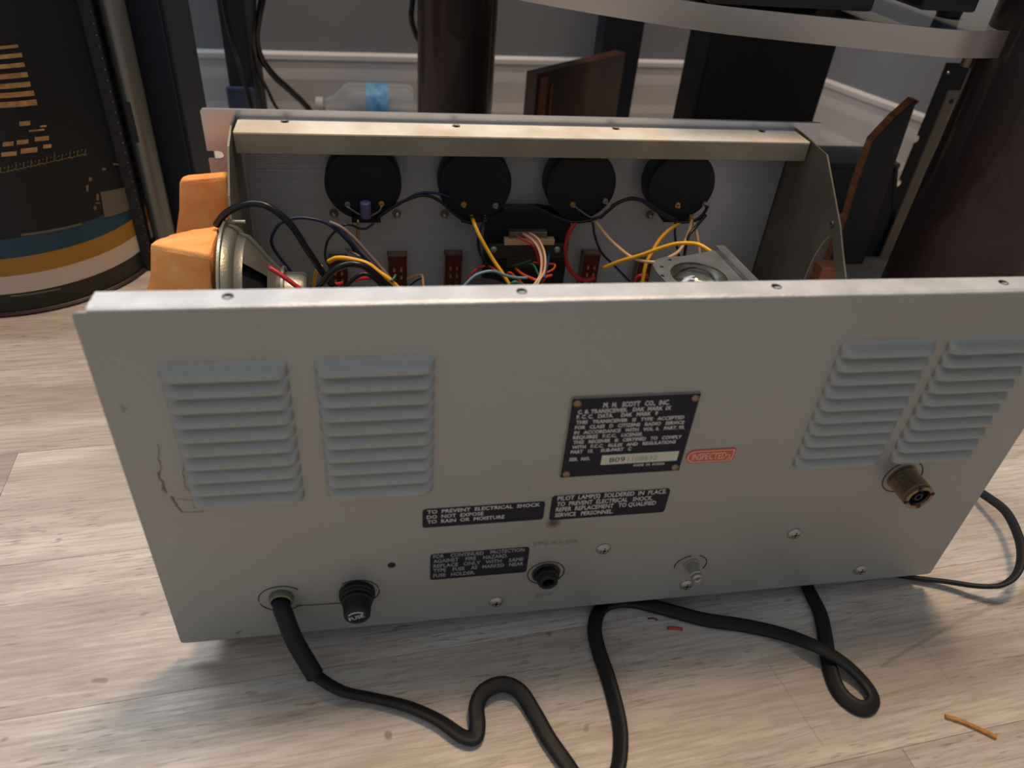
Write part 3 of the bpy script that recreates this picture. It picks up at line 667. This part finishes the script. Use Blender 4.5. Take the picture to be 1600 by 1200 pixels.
W([(852, 427), (864, 421), (867, 414), (858, 412)], .0009, M_org, .27, .28)
W([(845, 450), (851, 434), (862, 430)], .0011, M_org, .25, .26)
W([(830, 412), (836, 410), (842, 413)], .0008, M_red, .28, .28)
W([(794, 452), (803, 441), (815, 445), (826, 452)], .0014, M_green, .24, .24)
W([(421, 418), (444, 433), (480, 460)], .0015, M_red, .172, .165, label='red speaker wire')
W([(510, 458), (522, 446), (534, 443)], .0015, M_red, .20, .22)
W([(545, 440), (561, 436), (580, 434)], .0015, M_red, .225, .24)
W([(636, 436), (649, 431), (659, 430), (661, 440), (662, 455)], .0010, M_tan, .29, .27)
W([(640, 447), (650, 439), (658, 435)], .0007, M_wblack, .29, .28)
W([(611, 440), (616, 434), (618, 430)], .0010, M_green, .215, .22)

# lens bracket with the glass dome (panel lamp holder) at the right
LZ = .118
ls = [at(x, y, 2, LZ) for x, y in ((1020, 408), (1053, 424), (1132, 424), (1125, 393), (1177, 438))]
hc = Vector((.3265, .163, LZ)); hr = .0188; ang0 = math.radians(-8)
hc = at(1092, 431, 2, LZ); hr = .0193
opx = [(1200, 478), (1163, 440), (1117, 391), (1090, 396), (1065, 400.5), (1039, 401), (1025, 405), (1020, 414), (1025, 424), (1040, 440), (1058, 458), (1090, 478), (1140, 484)]
OP = [at(x, y, 2, LZ) for x, y in opx]
def ray_out(a):
    d = Vector((math.cos(a), math.sin(a))); best = None
    for p, q in zip(OP, OP[1:] + OP[:1]):
        e = Vector((q.x - p.x, q.y - p.y)); w_ = Vector((p.x - hc.x, p.y - hc.y)); den = d.x * e.y - d.y * e.x
        if abs(den) < 1e-12: continue
        t = (w_.x * e.y - w_.y * e.x) / den; u = (w_.x * d.y - w_.y * d.x) / den
        if t > 0 and -1e-6 <= u <= 1 + 1e-6: best = t if best is None else max(best, t)
    return best or .03
outer = []; inner = []
for i in range(72):
    a = 2 * PI * i / 72; inner.append(hc + Vector((hr * math.cos(a), hr * math.sin(a), 0))); t = ray_out(a); outer.append(hc + Vector((t * math.cos(a), t * math.sin(a), 0)))
lb2 = part('lamp_bracket', rings_prism(outer, inner, (0, 0, -.0012)), M_brk, label='zinc bracket around a clear glass dome')
pa, pb_ = OP[2], OP[0]; ed = (pb_ - pa).normalized(); en = Vector((-ed.y, ed.x, 0)); en = en if en.x > 0 else -en
part('bracket_lip', Prism([pa, pb_, pb_ + en * .0012, pa + en * .0012], (0, 0, .0035)), M_brk, lb2)
part('bracket_lip', Prism([p + Vector((0, 0, .0027)) for p in (pa + en * .001, pb_ + en * .001, pb_ + en * .0065, pa + en * .0065)], (0, 0, .001)), M_brk, lb2)
part('glass_dome', Lathe([(0.0062, 0), (.0055, .006), (.0030, .0115), (-.002, .0160), (-.008, .0172), (-.0085, .0165), (-.003, .0140), (.001, .0105), (.003, .0058), (.0035, 0)], (hc.x - .0015, hc.y, LZ - .002), (0, 0, 1), 32), M_glass, lb2, True, label='clear glass dome')
part('lamp_housing', Lathe([(-.0005, .0215), (-.035, .0215), (-.037, .020), (-.037, 0)], (hc.x, hc.y, LZ - .0012), (0, 0, 1), 32), M_strap, lb2, 40)
part('added_reflector', Lathe([(-.0008, .0205), (-.006, .0185), (-.012, .0140), (-.016, .008), (-.0175, 0)], (hc.x, hc.y, LZ - .0012), (0, 0, 1), 32), M_basket, lb2, True)  # bright bowl added under the glass so the dome does not look black
part('support_post', Box(hc.x - .006, hc.x + .006, hc.y - .006, hc.y + .006, .002, LZ - .037), M_galv, lb2)
for a in (150, 178, 205, 120, 235):
    P = hc + Vector((.0255 * math.cos(math.radians(a)), .0265 * math.sin(math.radians(a)), 0))
    part('slot', Lathe([(0, 0), (.0002, .0012), (0, .0014)], (P.x, P.y, LZ + .00005), (0, 0, 1), 12), M_black, lb2)

# speaker at the left
so_c = (.0135, .2, .0875)
spk = part('speaker', Lathe([(0, .044), (0, .052), (.0016, .052), (.0018, .0485), (.0050, .0475), (.0075, .0455), (.0085, .043), (.0075, .0415)], so_c, (1, 0, 0), 64), M_basket, smooth=30, label='round steel speaker mounted on the left side')
bm = bmesh.new()
lathe(bm, [(.0075, .0445), (.0085, .0432), (.0130, .0415), (.0132, .0408), (.0090, .0424)], so_c, (1, 0, 0), 56)
lathe(bm, [(.0255, .0262), (.0290, .0225), (.0325, .0190), (.0330, .0190), (.0292, .0215), (.0258, .0252)], so_c, (1, 0, 0), 56)
for k in range(4):
    a0 = math.radians(k * 90 + 2 - 29); lathe(bm, [(.0130, .0415), (.0170, .0370), (.0255, .0262), (.0258, .0252), (.0172, .0360), (.0132, .0408)], so_c, (1, 0, 0), 16, a0, a0 + math.radians(58))
part('basket', bm, M_basket, spk, 40)
part('cone', Lathe([(.006, .042), (.020, .026), (.029, .013), (.030, 0)], so_c, (1, 0, 0), 40), M_cone, spk, True)
part('basket_back', Lathe([(.0322, .0), (.0322, .0205), (.0330, .0215), (.0345, .0215), (.0350, .019)], so_c, (1, 0, 0), 40), M_basket, spk, 40)
part('magnet_cup', Lathe([(.0345, .0175), (.046, .0172), (.0485, .015), (.049, 0)], so_c, (1, 0, 0), 36), M_basket, spk, 40)

# ------------------------------------------------------------------ orange foam
def foam(name, corners, label, seed):
    # corners: bottom 4 then top 4, each anticlockwise
    bm = bmesh.new(); V = [bm.verts.new(c) for c in corners]
    for f in ((3, 2, 1, 0), (4, 5, 6, 7), (0, 1, 5, 4), (1, 2, 6, 5), (2, 3, 7, 6), (3, 0, 4, 7)): bm.faces.new([V[i] for i in f])
    bmesh.ops.bevel(bm, geom=bm.edges[:], offset=.003, segments=2, affect='EDGES', profile=.6)
    bmesh.ops.subdivide_edges(bm, edges=bm.edges[:], cuts=7, use_grid_fill=True)
    rnd = random.Random(seed); 
    from mathutils import noise as nz
    zmin = min(v.co.z for v in bm.verts)
    bm.normal_update()
    for v in bm.verts:
        k = nz.noise(v.co * 38 + Vector((seed, 0, 0))) * .0035 + nz.noise(v.co * 400) * .0004
        if v.co.z > zmin + .004: v.co += v.normal * k
    return tag(mesh_obj(name, bm, M_foam, None, True), label, 'foam', 'orange foam blocks')
foam('foam_block', [(-.066, .178, FZ), (-.001, .178, FZ), (.004, .222, FZ), (-.046, .226, FZ),
                    tuple(at(236, 381, 1, .188)), tuple(at(327, 398, 1, .172)), tuple(at(345, 349, 1, .222)), tuple(at(262, 369, 1, .226))], 'near orange foam block with a torn top corner, against the speaker', 3)
foam('foam_block', [(-.064, .258, FZ), (.006, .258, FZ), (.006, .300, FZ), (-.060, .300, FZ),
                    (-.0215, .268, .1410), (.0085, .268, .1445), (.0085, .278, .1430), (-.0200, .278, .1395)], 'taller orange foam block farther back, beside the front panel ear', 9)

# ------------------------------------------------------------------ small litter on the floor
a, b = at(1043, 981, 2, FZ + .0009), at(1066, 983, 2, FZ + .0009)
tag(mesh_obj('wire_scrap', sweep(bmesh.new(), catmull([a, (a + b) / 2 + Vector((0, .0003, 0)), b], 4), circ(.0009, 8)), M_red, None, True), 'tiny red wire insulation scrap on the floor below the back panel', 'scrap')
a, b = at(1477, 1119, 2, FZ + .0012), at(1557, 1152, 2, FZ + .0012)
tag(mesh_obj('wood_splinter', sweep(bmesh.new(), catmull([a, a * .6 + b * .4 + Vector((0, .0012, 0)), b], 5), [(-.0012, -.0006), (.0012, -.0007), (.0010, .0007), (-.0009, .0008)]), mat('splinter_wood', (190, 140, 78), .7, col2=(150, 104, 56), vscale=300), None), 'thin tan wood splinter lying on the floor at bottom right', 'splinter')
a = at(1020, 966, 2, FZ + .0006)
tag(mesh_obj('debris_fleck', sweep(bmesh.new(), catmull([a - Vector((.003, 0, 0)), a, a + Vector((.0025, -.0012, 0))], 4), circ(.0005, 6)), M_walnut, None, True), 'tiny brown crumb on the floor left of the red scrap', 'debris')

# ------------------------------------------------------------------ printed drum and pole at the left
DC = Vector((-.2145, .456, 0)); DR = .1115
def on_drum(px, py, r=DR):
    d = RM @ Vector(((px - 800) / FPX, (600 - py) / FPX, -1)); o = CV - DC
    A = d.x ** 2 + d.y ** 2; B = 2 * (o.x * d.x + o.y * d.y); Cc = o.x ** 2 + o.y ** 2 - r * r; disc = B * B - 4 * A * Cc
    if disc < 0: return None
    t = (-B - math.sqrt(disc)) / (2 * A); P = CV + d * t; return math.atan2(P.y - DC.y, P.x - DC.x), P.z
def z_at(px, py): return on_drum(px, py)[1]
drum = thing('printed_drum', 'tall round can printed with a lit ship at night over teal, gold and white bands', 'can', loc=(DC.x, DC.y, FZ))
dz = [FZ, z_at(50, 489), z_at(50, 455), z_at(50, 427), z_at(50, 399), z_at(50, 368), .46]
M_dr = [mat('dark_brown_rim', (54, 34, 32), .45), mat('olive_black_print', (34, 34, 28), .4, col2=(22, 24, 20), vscale=30), mat('cream_white_print', (190, 176, 162), .45), mat('gold_print', (150, 108, 32), .45), mat('teal_print', (14, 58, 76), .5), mat('night_sky_print', (3, 6, 18), .6, col2=(6, 14, 18), vscale=14)]
def ring_part(name, z0, z1, r, m, parent):
    o = mesh_obj(name, Lathe([(z0, r), (z1, r)], (0, 0, 0), (0, 0, 1), 96), m, parent, True); o.location = (0, 0, -FZ); return o
o = mesh_obj('bottom_rim', Lathe([(0, 0), (0, DR + .001), (.003, DR + .0028), (dz[1] - FZ + .001, DR + .0026), (dz[1] - FZ + .003, DR)], (0, 0, 0), (0, 0, 1), 96), M_dr[0], drum, True)
for i, nm in enumerate(('olive_band', 'white_band', 'gold_band', 'teal_band', 'night_picture')):
    ring_part(nm, dz[i + 1] + (.001 if i == 0 else 0), dz[i + 2], DR, M_dr[i + 1], drum)
o = mesh_obj('top_rim', Lathe([(0, DR), (.002, DR + .003), (.006, DR + .003), (.008, DR), (.004, DR - .003), (.0, 0)], (0, 0, .46 - FZ), (0, 0, 1), 96), M_dr[0], drum, True)
def decal(bm, quad, r=DR + .0004):          # a patch lying on the curved side
    Q = [on_drum(*q) for q in quad]
    if None in Q: return
    n = 6; top = []; bot = []
    (a0, z0), (a1, z1), (a2, z2), (a3, z3) = Q     # left-bottom, right-bottom, right-top, left-top
    for i in range(n + 1):
        t = i / n; aa = a0 + (a1 - a0) * t; bb = a3 + (a2 - a3) * t
        bot.append(bm.verts.new((r * math.cos(aa), r * math.sin(aa), z0 + (z1 - z0) * t - FZ))); top.append(bm.verts.new((r * math.cos(bb), r * math.sin(bb), z3 + (z2 - z3) * t - FZ)))
    for i in range(n): bm.faces.new((bot[i], bot[i + 1], top[i + 1], top[i]))
M_lit = mat('printed_amber_light', (176, 140, 92), .5, col2=(140, 106, 66), vscale=180)
bm = bmesh.new()
for (xr_, yt, yb) in ((29, 70, 77), (35, 83, 92), (39, 98, 107), (44, 113, 123), (48, 128, 138), (54, 142, 152), (58, 156, 167)):
    decal(bm, [(-40, yb + 3), (xr_, yb - 3), (xr_ - 2, yt - 1), (-40, yt + 5)])
    decal(bm, [(-120, yb + 9), (-46, yb + 4), (-46, yt + 6), (-120, yt + 12)])
for q in ((-10, 180, 6, 8), (30, 190, 17, 7), (62, 196, 10, 3), (4, 222, 17, 7), (26, 219, 18, 7), (54, 214, 22, 7), (2, 238, 24, 7), (32, 232, 26, 8), (67, 226, 13, 6), (-30, 228, 22, 7), (-40, 246, 30, 7), (45, 203, 24, 3)):
    x, y, w_, h_ = q; decal(bm, [(x, y + h_), (x + w_, y + h_ - w_ * .10), (x + w_, y - w_ * .10), (x, y)])
part_l = mesh_obj('printed_lights', bm, M_lit, drum); part_l['label'] = 'printed rows of lit windows'
bm = bmesh.new()
for x in range(-60, 134, 3):
    y = 272 - .245 * x + .0 ; y = 270 - .22 * max(x, 0) + (x % 7) * .3; decal(bm, [(x, y), (x + 2.6, y - .5), (x + 2.6, y - 2.2), (x, y - 1.7)])
    if x % 4 == 0: decal(bm, [(x, y - 2), (x + 1.2, y - 2), (x + 1.2, y - 9 - (x % 5)), (x, y - 9 - (x % 5))])
    if x % 2 == 0: decal(bm, [(x, y - 7), (x + 2.4, y - 7.5), (x + 2.4, y - 9), (x, y - 8.5)])
for (x, y, w_, h_) in ((150, 303, 4, 10), (146, 322, 4, 6), (159, 262, 6, 4), (176, 255, 9, 3), (148, 316, 8, 2), (134, 289, 4, 10), (138, 277, 5, 6)): decal(bm, [(x, y + h_), (x + w_, y + h_), (x + w_, y), (x, y)])
mesh_obj('printed_railing', bm, mat('printed_dull_gold', (112, 92, 60), .5), drum)
M_go = mat('printed_grey_olive', (92, 88, 72), .5)
for nm, q in (('printed_pier', [(163, 340), (207, 326), (196, 292), (156, 300)]), ('printed_line', [(33, 369), (128, 351), (126, 348), (33, 365)]), ('printed_line', [(16, 464), (95, 452), (94, 449), (16, 461)])):
    bm = bmesh.new(); decal(bm, q); mesh_obj(nm, bm, M_go, drum)
# seam channel between drum and pole
a0 = math.atan2(.400 - DC.y, -.108 - DC.x)
sx_, sy_ = DC.x + (DR + .004) * math.cos(-.32), DC.y + (DR + .004) * math.sin(-.32)
bm = bmesh.new(); box(bm, -.1095, -.0985, .4215, .4300, FZ, .45, bev=.001)
strip = tag(mesh_obj('edge_strip', bm, M_black), 'narrow black strip standing between the printed can and the grey pole', 'strip')
bm = bmesh.new()
zz = .0
while zz < .44:
    lathe(bm, [(0, .0006), (.0004, .0005), (.0006, 0)], (-.1002, .4213, zz), (0, -1, 0), 8); zz += .0085
o = mesh_obj('bead_row', bm, M_galv, strip); o['kind'] = 'stuff'
pole = thing('grey_pole', 'satin grey metal pole standing between the printed can and dark cabinet', 'pole', loc=(-.0885, .437, FZ))
mesh_obj('tube', Lathe([(0, 0), (0, .0098), (.55, .0098), (.55, 0)], (0, 0, 0), (0, 0, 1), 40), M_pole, pole, 60)
P = at(206, 192, 1, .4265); mesh_obj('slot', Box(P.x - DC.x * 0 + .0885 - .0022, P.x + .0885 + .0022, -.0102, -.0085, P.z - FZ - .017, P.z - FZ + .017), M_black, pole)

# ------------------------------------------------------------------ dark cabinets at the left back
def cabinet(name, x0, x1, y0, y1, z1, m, label, cat, trim=True):
    t = thing(name, label, cat, loc=((x0 + x1) / 2, (y0 + y1) / 2, FZ)); w2, d2 = (x1 - x0) / 2, (y1 - y0) / 2
    mesh_obj('body', Box(-w2, w2, -d2 + .004, d2, .012, z1 - FZ, bev=.002), m, t)
    mesh_obj('front_face', Box(-w2 + .003, w2 - .003, -d2, -d2 + .0045, .018, z1 - FZ - .006, bev=.001), m, t)
    mesh_obj('plinth', Box(-w2 + .004, w2 - .004, -d2 + .008, d2 - .004, 0, .0125), m, t)
    return t
cabinet('floor_cabinet', -.100, -.0555, .455, .56, .60, M_navycab, 'tall dark navy cabinet behind the printed can and pole', 'cabinet')
t = cabinet('tower_speaker', -.0635, -.0335, .745, .845, .60, M_navycab, 'slim dark upright tower near the wall, tangled with black cables', 'tower')
mesh_obj('lower_block', Box(-.0185, .0155, -.056, -.0495, .02, .078, bev=.003), M_bluebase, t)

# ------------------------------------------------------------------ audio stand with columns and curved steel shelf
stand = thing('audio_stand', 'dark cherry audio stand with a curved brushed steel shelf behind the radio', 'stand', loc=(.40, .45, FZ))
def spart(name, bm, m, smooth=False, label=None, parent=None):
    o = mesh_obj(name, bm, m, None, smooth); o.parent = parent or stand; o.location = -stand.location
    if label: o['label'] = label
    return o
def column(cx, cy, rx, ry, rz, z1=.62, taper=0.):
    bm = bmesh.new(); R = []
    for z in (FZ, FZ + .004, z1):
        k = .97 if z == FZ else 1.
        R.append([bm.verts.new(Vector((cx, cy, z)) + Matrix.Rotation(rz, 3, 'Z') @ Vector((rx * k * math.cos(a), ry * k * math.sin(a), 0))) for a in [2 * PI * i / 48 for i in range(48)]])
    for A, B in zip(R, R[1:]):
        for i in range(48): bm.faces.new((A[i], A[(i + 1) % 48], B[(i + 1) % 48], B[i]))
    bm.faces.new(R[0][::-1]); bm.faces.new(R[-1]); return bm
spart('column', column(.6530, .302, .068, .050, 0), M_cherry, 60, 'thick dark cherry column at the right')
spart('column', column(.2115, .70, .0465, .040, 0), M_cherry, 60, 'dark cherry column at the left')
# shelf edge curve (lower edge of the band)
SZ0, SZ1 = .2345, .2535
edge = [at(x, y, 2, SZ0) for x, y in ((1560, 91), (1520, 91), (1480, 90), (1400, 82), (1300, 71.5), (1200, 61), (1100, 49), (960, 27), (880, 13), (810, 0))]
e0 = edge[-1]; dd = (edge[-1] - edge[-2]).normalized()
edge += [e0 + dd * .06 + Vector((0, .008, 0)), e0 + dd * .11 + Vector((.0, .03, 0))]
ce = catmull(edge, 5)
bm = bmesh.new(); n_ = len(ce); R = []
cen = Vector((.50, .65, 0))
for p in ce:
    q = Vector((p.x, p.y, 0)); inn = (cen - q).normalized() * .003
    R.append([bm.verts.new((q.x, q.y, SZ0)), bm.verts.new((q.x, q.y, SZ1)), bm.verts.new((q.x + inn.x, q.y + inn.y, SZ1)), bm.verts.new((q.x + inn.x, q.y + inn.y, SZ0))])
for A, B in zip(R, R[1:]):
    for i in range(4): bm.faces.new((A[i], A[(i + 1) % 4], B[(i + 1) % 4], B[i]))
bm.faces.new(R[0]); bm.faces.new(R[-1][::-1]); bmesh.ops.recalc_face_normals(bm, faces=bm.faces[:])
spart('shelf_band', bm, M_shelf, 40, 'curved brushed steel shelf edge')
poly = [Vector((p.x, p.y, SZ0 + .004)) + (cen - Vector((p.x, p.y, 0))).normalized() * .0035 for p in ce] + [Vector((.14, .74, SZ0 + .004)), Vector((.33, .74, SZ0 + .004)), Vector((.38, .585, SZ0 + .004)), Vector((.70, .585, SZ0 + .004)), Vector((.70, .40, SZ0 + .004))]
for p in poly: p.z = SZ0 + .004
spart('shelf_board', Prism(poly, (0, 0, SZ1 - SZ0 - .0055)), M_shelftop, label='smooth grey shelf top')
P = at(1514, 98, 1, .33); spart('shelf_peg', Lathe([(0, .006), (.016, .006), (.016, 0)], (P.x, .33, SZ0 - .0155), (0, 0, 1), 16), M_brass, 40)
spart('back_post', Box(.4165, .4710, .785, .825, FZ, .62, bev=.002), M_navycab, label='dark rear post')

# black audio units on the shelf
def unit(x0, x1, y0, y1, feet, label, hh):
    t = thing('audio_component', label, 'audio component', 'audio components on the steel shelf', loc=((x0 + x1) / 2, (y0 + y1) / 2, SZ1 - .0015))
    w2, d2 = (x1 - x0) / 2, (y1 - y0) / 2
    mesh_obj('case', Box(-w2, w2, -d2, d2, hh, .11, bev=.002), M_black, t)
    for fx, fy in feet:
        mesh_obj('foot', Lathe([(0, 0), (0, .009), (.002, .0095), (hh - .001, .0105), (hh + .0005, .0105)], (fx - t.location.x, fy - t.location.y, 0), (0, 0, 1), 24), M_black, t, 40)
q = at(1363, 17, 2, SZ1 + .006); f = at(1263, 14, 2, SZ1)
unit(q.x - .13, q.x, q.y, q.y + .16, [(f.x, f.y + .006), (q.x - .095, q.y + .14), (q.x - .01, q.y + .14)], 'black boxy audio unit on round feet, middle of the steel shelf', .0065)
q = at(1440, 14, 2, SZ1 + .012); f = at(1489, 26, 2, SZ1)
unit(q.x, q.x + .045, q.y, q.y + .16, [(f.x, f.y + .006), (q.x + .03, q.y + .14)], 'black boxy audio unit beside the thick right column', .0125)

# black tall cabinet right of centre
cabinet('tall_black_cabinet', .4855, .6440, .60, .665, .62, M_blkcab, 'tall flat black cabinet under the steel shelf, right of the leaning wood panel', 'cabinet')

# wood side panels
P1 = at(840, 116, 2, .131); P2 = at(978, 82, 2, .131); dv = (P2 - P1); dv.z = 0; L1 = dv.length; dv.normalize(); nv = Vector((-dv.y, dv.x, 0))
wp = thing('walnut_board', 'dark walnut board standing on edge behind the front panel, angled away', 'board', loc=(P1.x, P1.y, FZ), rz=math.atan2(dv.y, dv.x))
mesh_obj('board', Box(0, L1, 0, .016, 0, .131 - FZ, bev=.0006), M_walnut, wp)
mesh_obj('end_strip', Box(.006, .018, -.0015, .001, .004, .131 - FZ - .004, bev=.0003), M_redwood, wp)['label'] = 'reddish vertical strip'
mesh_obj('end_strip', Box(.026, .030, -.0012, .001, .006, .131 - FZ - .014, bev=.0003), M_redwood, wp)['label'] = 'thin reddish line'
# wooden side of the radio cover leaning at the right: prism with raw plywood edge
YB = .417
pb = [at(x, y, 1, YB) for x, y in ((1294, 418), (1325, 345), (1341, 290), (1366, 222), (1400, 186), (1432, 158), (1414, 210), (1396, 262), (1374, 330), (1348, 412))]
for q in (0, -1): pb[q].z = max(pb[q].z, FZ)
pb[0].z = FZ; pb[-1].z = FZ
cp = thing('cover_side', 'sloping wooden cover side with raw plywood edge, standing right of the radio', 'board', loc=(pb[0].x, YB, FZ))
off_ = Vector((pb[0].x, YB, FZ))
mesh_obj('board', Prism([p - off_ for p in pb], (0, .003, 0)), M_dkgrey, cp)
mesh_obj('raw_edge', Prism([p - off_ + Vector((0, .003, 0)) for p in pb[:6]] + [p - off_ + Vector((.006, .003, -.001)) for p in pb[5::-1]], (0, .011, 0)), M_ply, cp)
ts = [at(x, y, 1, .435) for x, y in ((1345, 405), (1372, 330), (1394, 263), (1403, 261), (1398, 335), (1386, 405))]
for q in (0, -1): ts[q].z = FZ
off_ = Vector((ts[0].x, .435, FZ)); th = thing('teal_sheet', 'dark teal flat sheet standing just behind the plywood-edged cover side', 'sheet', loc=off_)
mesh_obj('sheet', Prism([p - off_ for p in ts], (0, .004, 0)), M_tealbox, th)
mesh_obj('edge_fold', Prism([p - off_ + Vector((0, -.0008, 0)) for p in (ts[3], ts[4], ts[5])] + [p - off_ + Vector((-.004, -.0008, 0)) for p in (ts[5], ts[4], ts[3])], (0, .0008, 0)), M_tealbox, th)
t = thing('teal_box', 'low dark teal box on the floor behind the plywood-edged cover side', 'box', loc=(.700, .575, FZ))
mesh_obj('body', Box(-.052, .040, -.028, .03, 0, .060, bev=.002), M_tealbox, t)
mesh_obj('lid', Box(-.0535, .0415, -.0295, .0315, .060, .066, bev=.001), M_tealbox, t)
# notched rack rail and beige strip
A0 = at(1480, 98, 1, .50); A1 = at(1532, 98, 1, .50); 
rl = thing('notched_rail', 'black steel rail with round notches leaning behind the thick right column', 'rail', loc=(A0.x, .50, FZ))
pr = [(0, 0), (.018, 0), (.018, A0.z - FZ - .046), (.034, A0.z - FZ - .046), (.034, A0.z - FZ), (0, A0.z - FZ)]
def notch(z, s=.0045): return [(s * math.sin(math.radians(a)), z + s * math.cos(math.radians(a))) for a in range(0, 181, 30)]
lp = [(.0, A0.z - FZ)] + notch(A0.z - FZ - .082) + notch(A0.z - FZ - .134) + [(0, 0)]
rp = [(.016, 0)]
for zc_ in (A0.z - FZ - .178, A0.z - FZ - .130): rp += [(.016 + .006 * math.sin(math.radians(a)), zc_ - .0075 * math.cos(math.radians(a))) for a in range(0, 181, 30)]
rp += [(.016, A0.z - FZ - .046), (.036, A0.z - FZ - .046), (.036, A0.z - FZ)]
mesh_obj('web', Prism([(x, 0, z) for x, z in lp + rp], (0, .0015, 0)), mat('black_rail_paint', (14, 15, 18), .7), rl)
for z_ in (A0.z - FZ - .010, .026): mesh_obj('rivet', Lathe([(0, .0016), (.0006, .0012), (.0008, 0)], (.006, 0, z_), (0, -1, 0), 10), M_steel, rl)
P = at(1492, 142, 1, .43); Q = at(1395, 414, 1, .43)
bs = thing('beige_strip', 'long beige flat strip standing against the left edge of the thick right column', 'strip', loc=(P.x, .43, FZ))
mesh_obj('strip', Box(-.0065, .0075, 0, .002, 0, P.z - FZ, bev=.0005), M_beige, bs)
mesh_obj('hole', Lathe([(0, 0), (.0002, .0022), (0, .0025)], (.001, -.0001, P.z - FZ - .010), (0, -1, 0), 12), M_black, bs)
P = at(1404, 346, 2, 0.0); tag(mesh_obj('small_white_block', Box(-.008, .007, -.006, .006, 0, .014, bev=.001), M_trim, None, loc=(P.x, P.y, FZ)), 'small off-white block on the floor at the foot of the notched rail', 'block')
# added block for the lower edge of the cover side, seen through the bracket cut-out
tag(mesh_obj('cover_side_end', Box(-.014, .011, -.006, .010, 0, .036, bev=.001), M_ply, None, loc=(.5555, .352, FZ)), 'added reddish block for the lower edge of the cover side, seen through the bracket cut-out', 'wood')

# clear bottle by the wall
bt = thing('plastic_bottle', 'clear plastic bottle with blue label lying by the baseboard', 'bottle', loc=(.11, .832, FZ + .0305))
mesh_obj('body', Lathe([(-.068, 0), (-.068, .006), (-.060, .011), (-.052, .013), (-.036, .028), (-.030, .030), (.050, .030), (.056, .026), (.056, 0)], (0, 0, 0), (1, 0, 0), 32), M_clear, bt, 40)
mesh_obj('label', Lathe([(-.008, .0304), (.022, .0304)], (0, 0, 0), (1, 0, 0), 32), M_bluelab, bt, True)
mesh_obj('cap', Lathe([(-.0685, 0), (-.0765, .0), (-.0765, .0105), (-.0665, .0105)][1:], (0, 0, 0), (1, 0, 0), 20), M_trim, bt, 40)

# hanging cables
def cable(pts, r, m, label):
    P = [at(x, y, 1, yy) if yy else at(x, y, 2, FZ + r) for x, y, yy in pts]
    o = mesh_obj('cable', sweep(bmesh.new(), catmull(P, 6), circ(r, 8)), m, None, True); tag(o, label, 'cable', 'black cables hanging behind the radio'); return o
cable([(414, -60, .76), (411, -10, .76), (405, 25, .76), (401, 60, .77), (408, 90, .78), (428, 118, .79), (452, 140, .80), (478, 165, .82), (490, 184, None), (480, 200, None)], .0042, M_wblack, 'thick black cable curving down from the slim tower to the floor')
cable([(396, -60, .733), (398, 0, .733), (396, 60, .733), (403, 110, .77), (418, 140, .80), (432, 168, .82), (450, 185, None)], .0022, M_wblack, 'thin black cable hugging the slim tower')
cable([(345, -40, .732), (352, 20, .732), (365, 70, .732), (380, 120, .716), (392, 165, .708), (400, 215, .708)], .003, M_wblack, 'black cable running across the face of the slim tower')
cable([(650, -60, .76), (645, 0, .76), (643, 30, .76), (652, 58, .77), (670, 90, .78), (690, 160, .80), (700, 190, None)], .0036, M_wblack, 'black cable hanging beside the left cherry column')
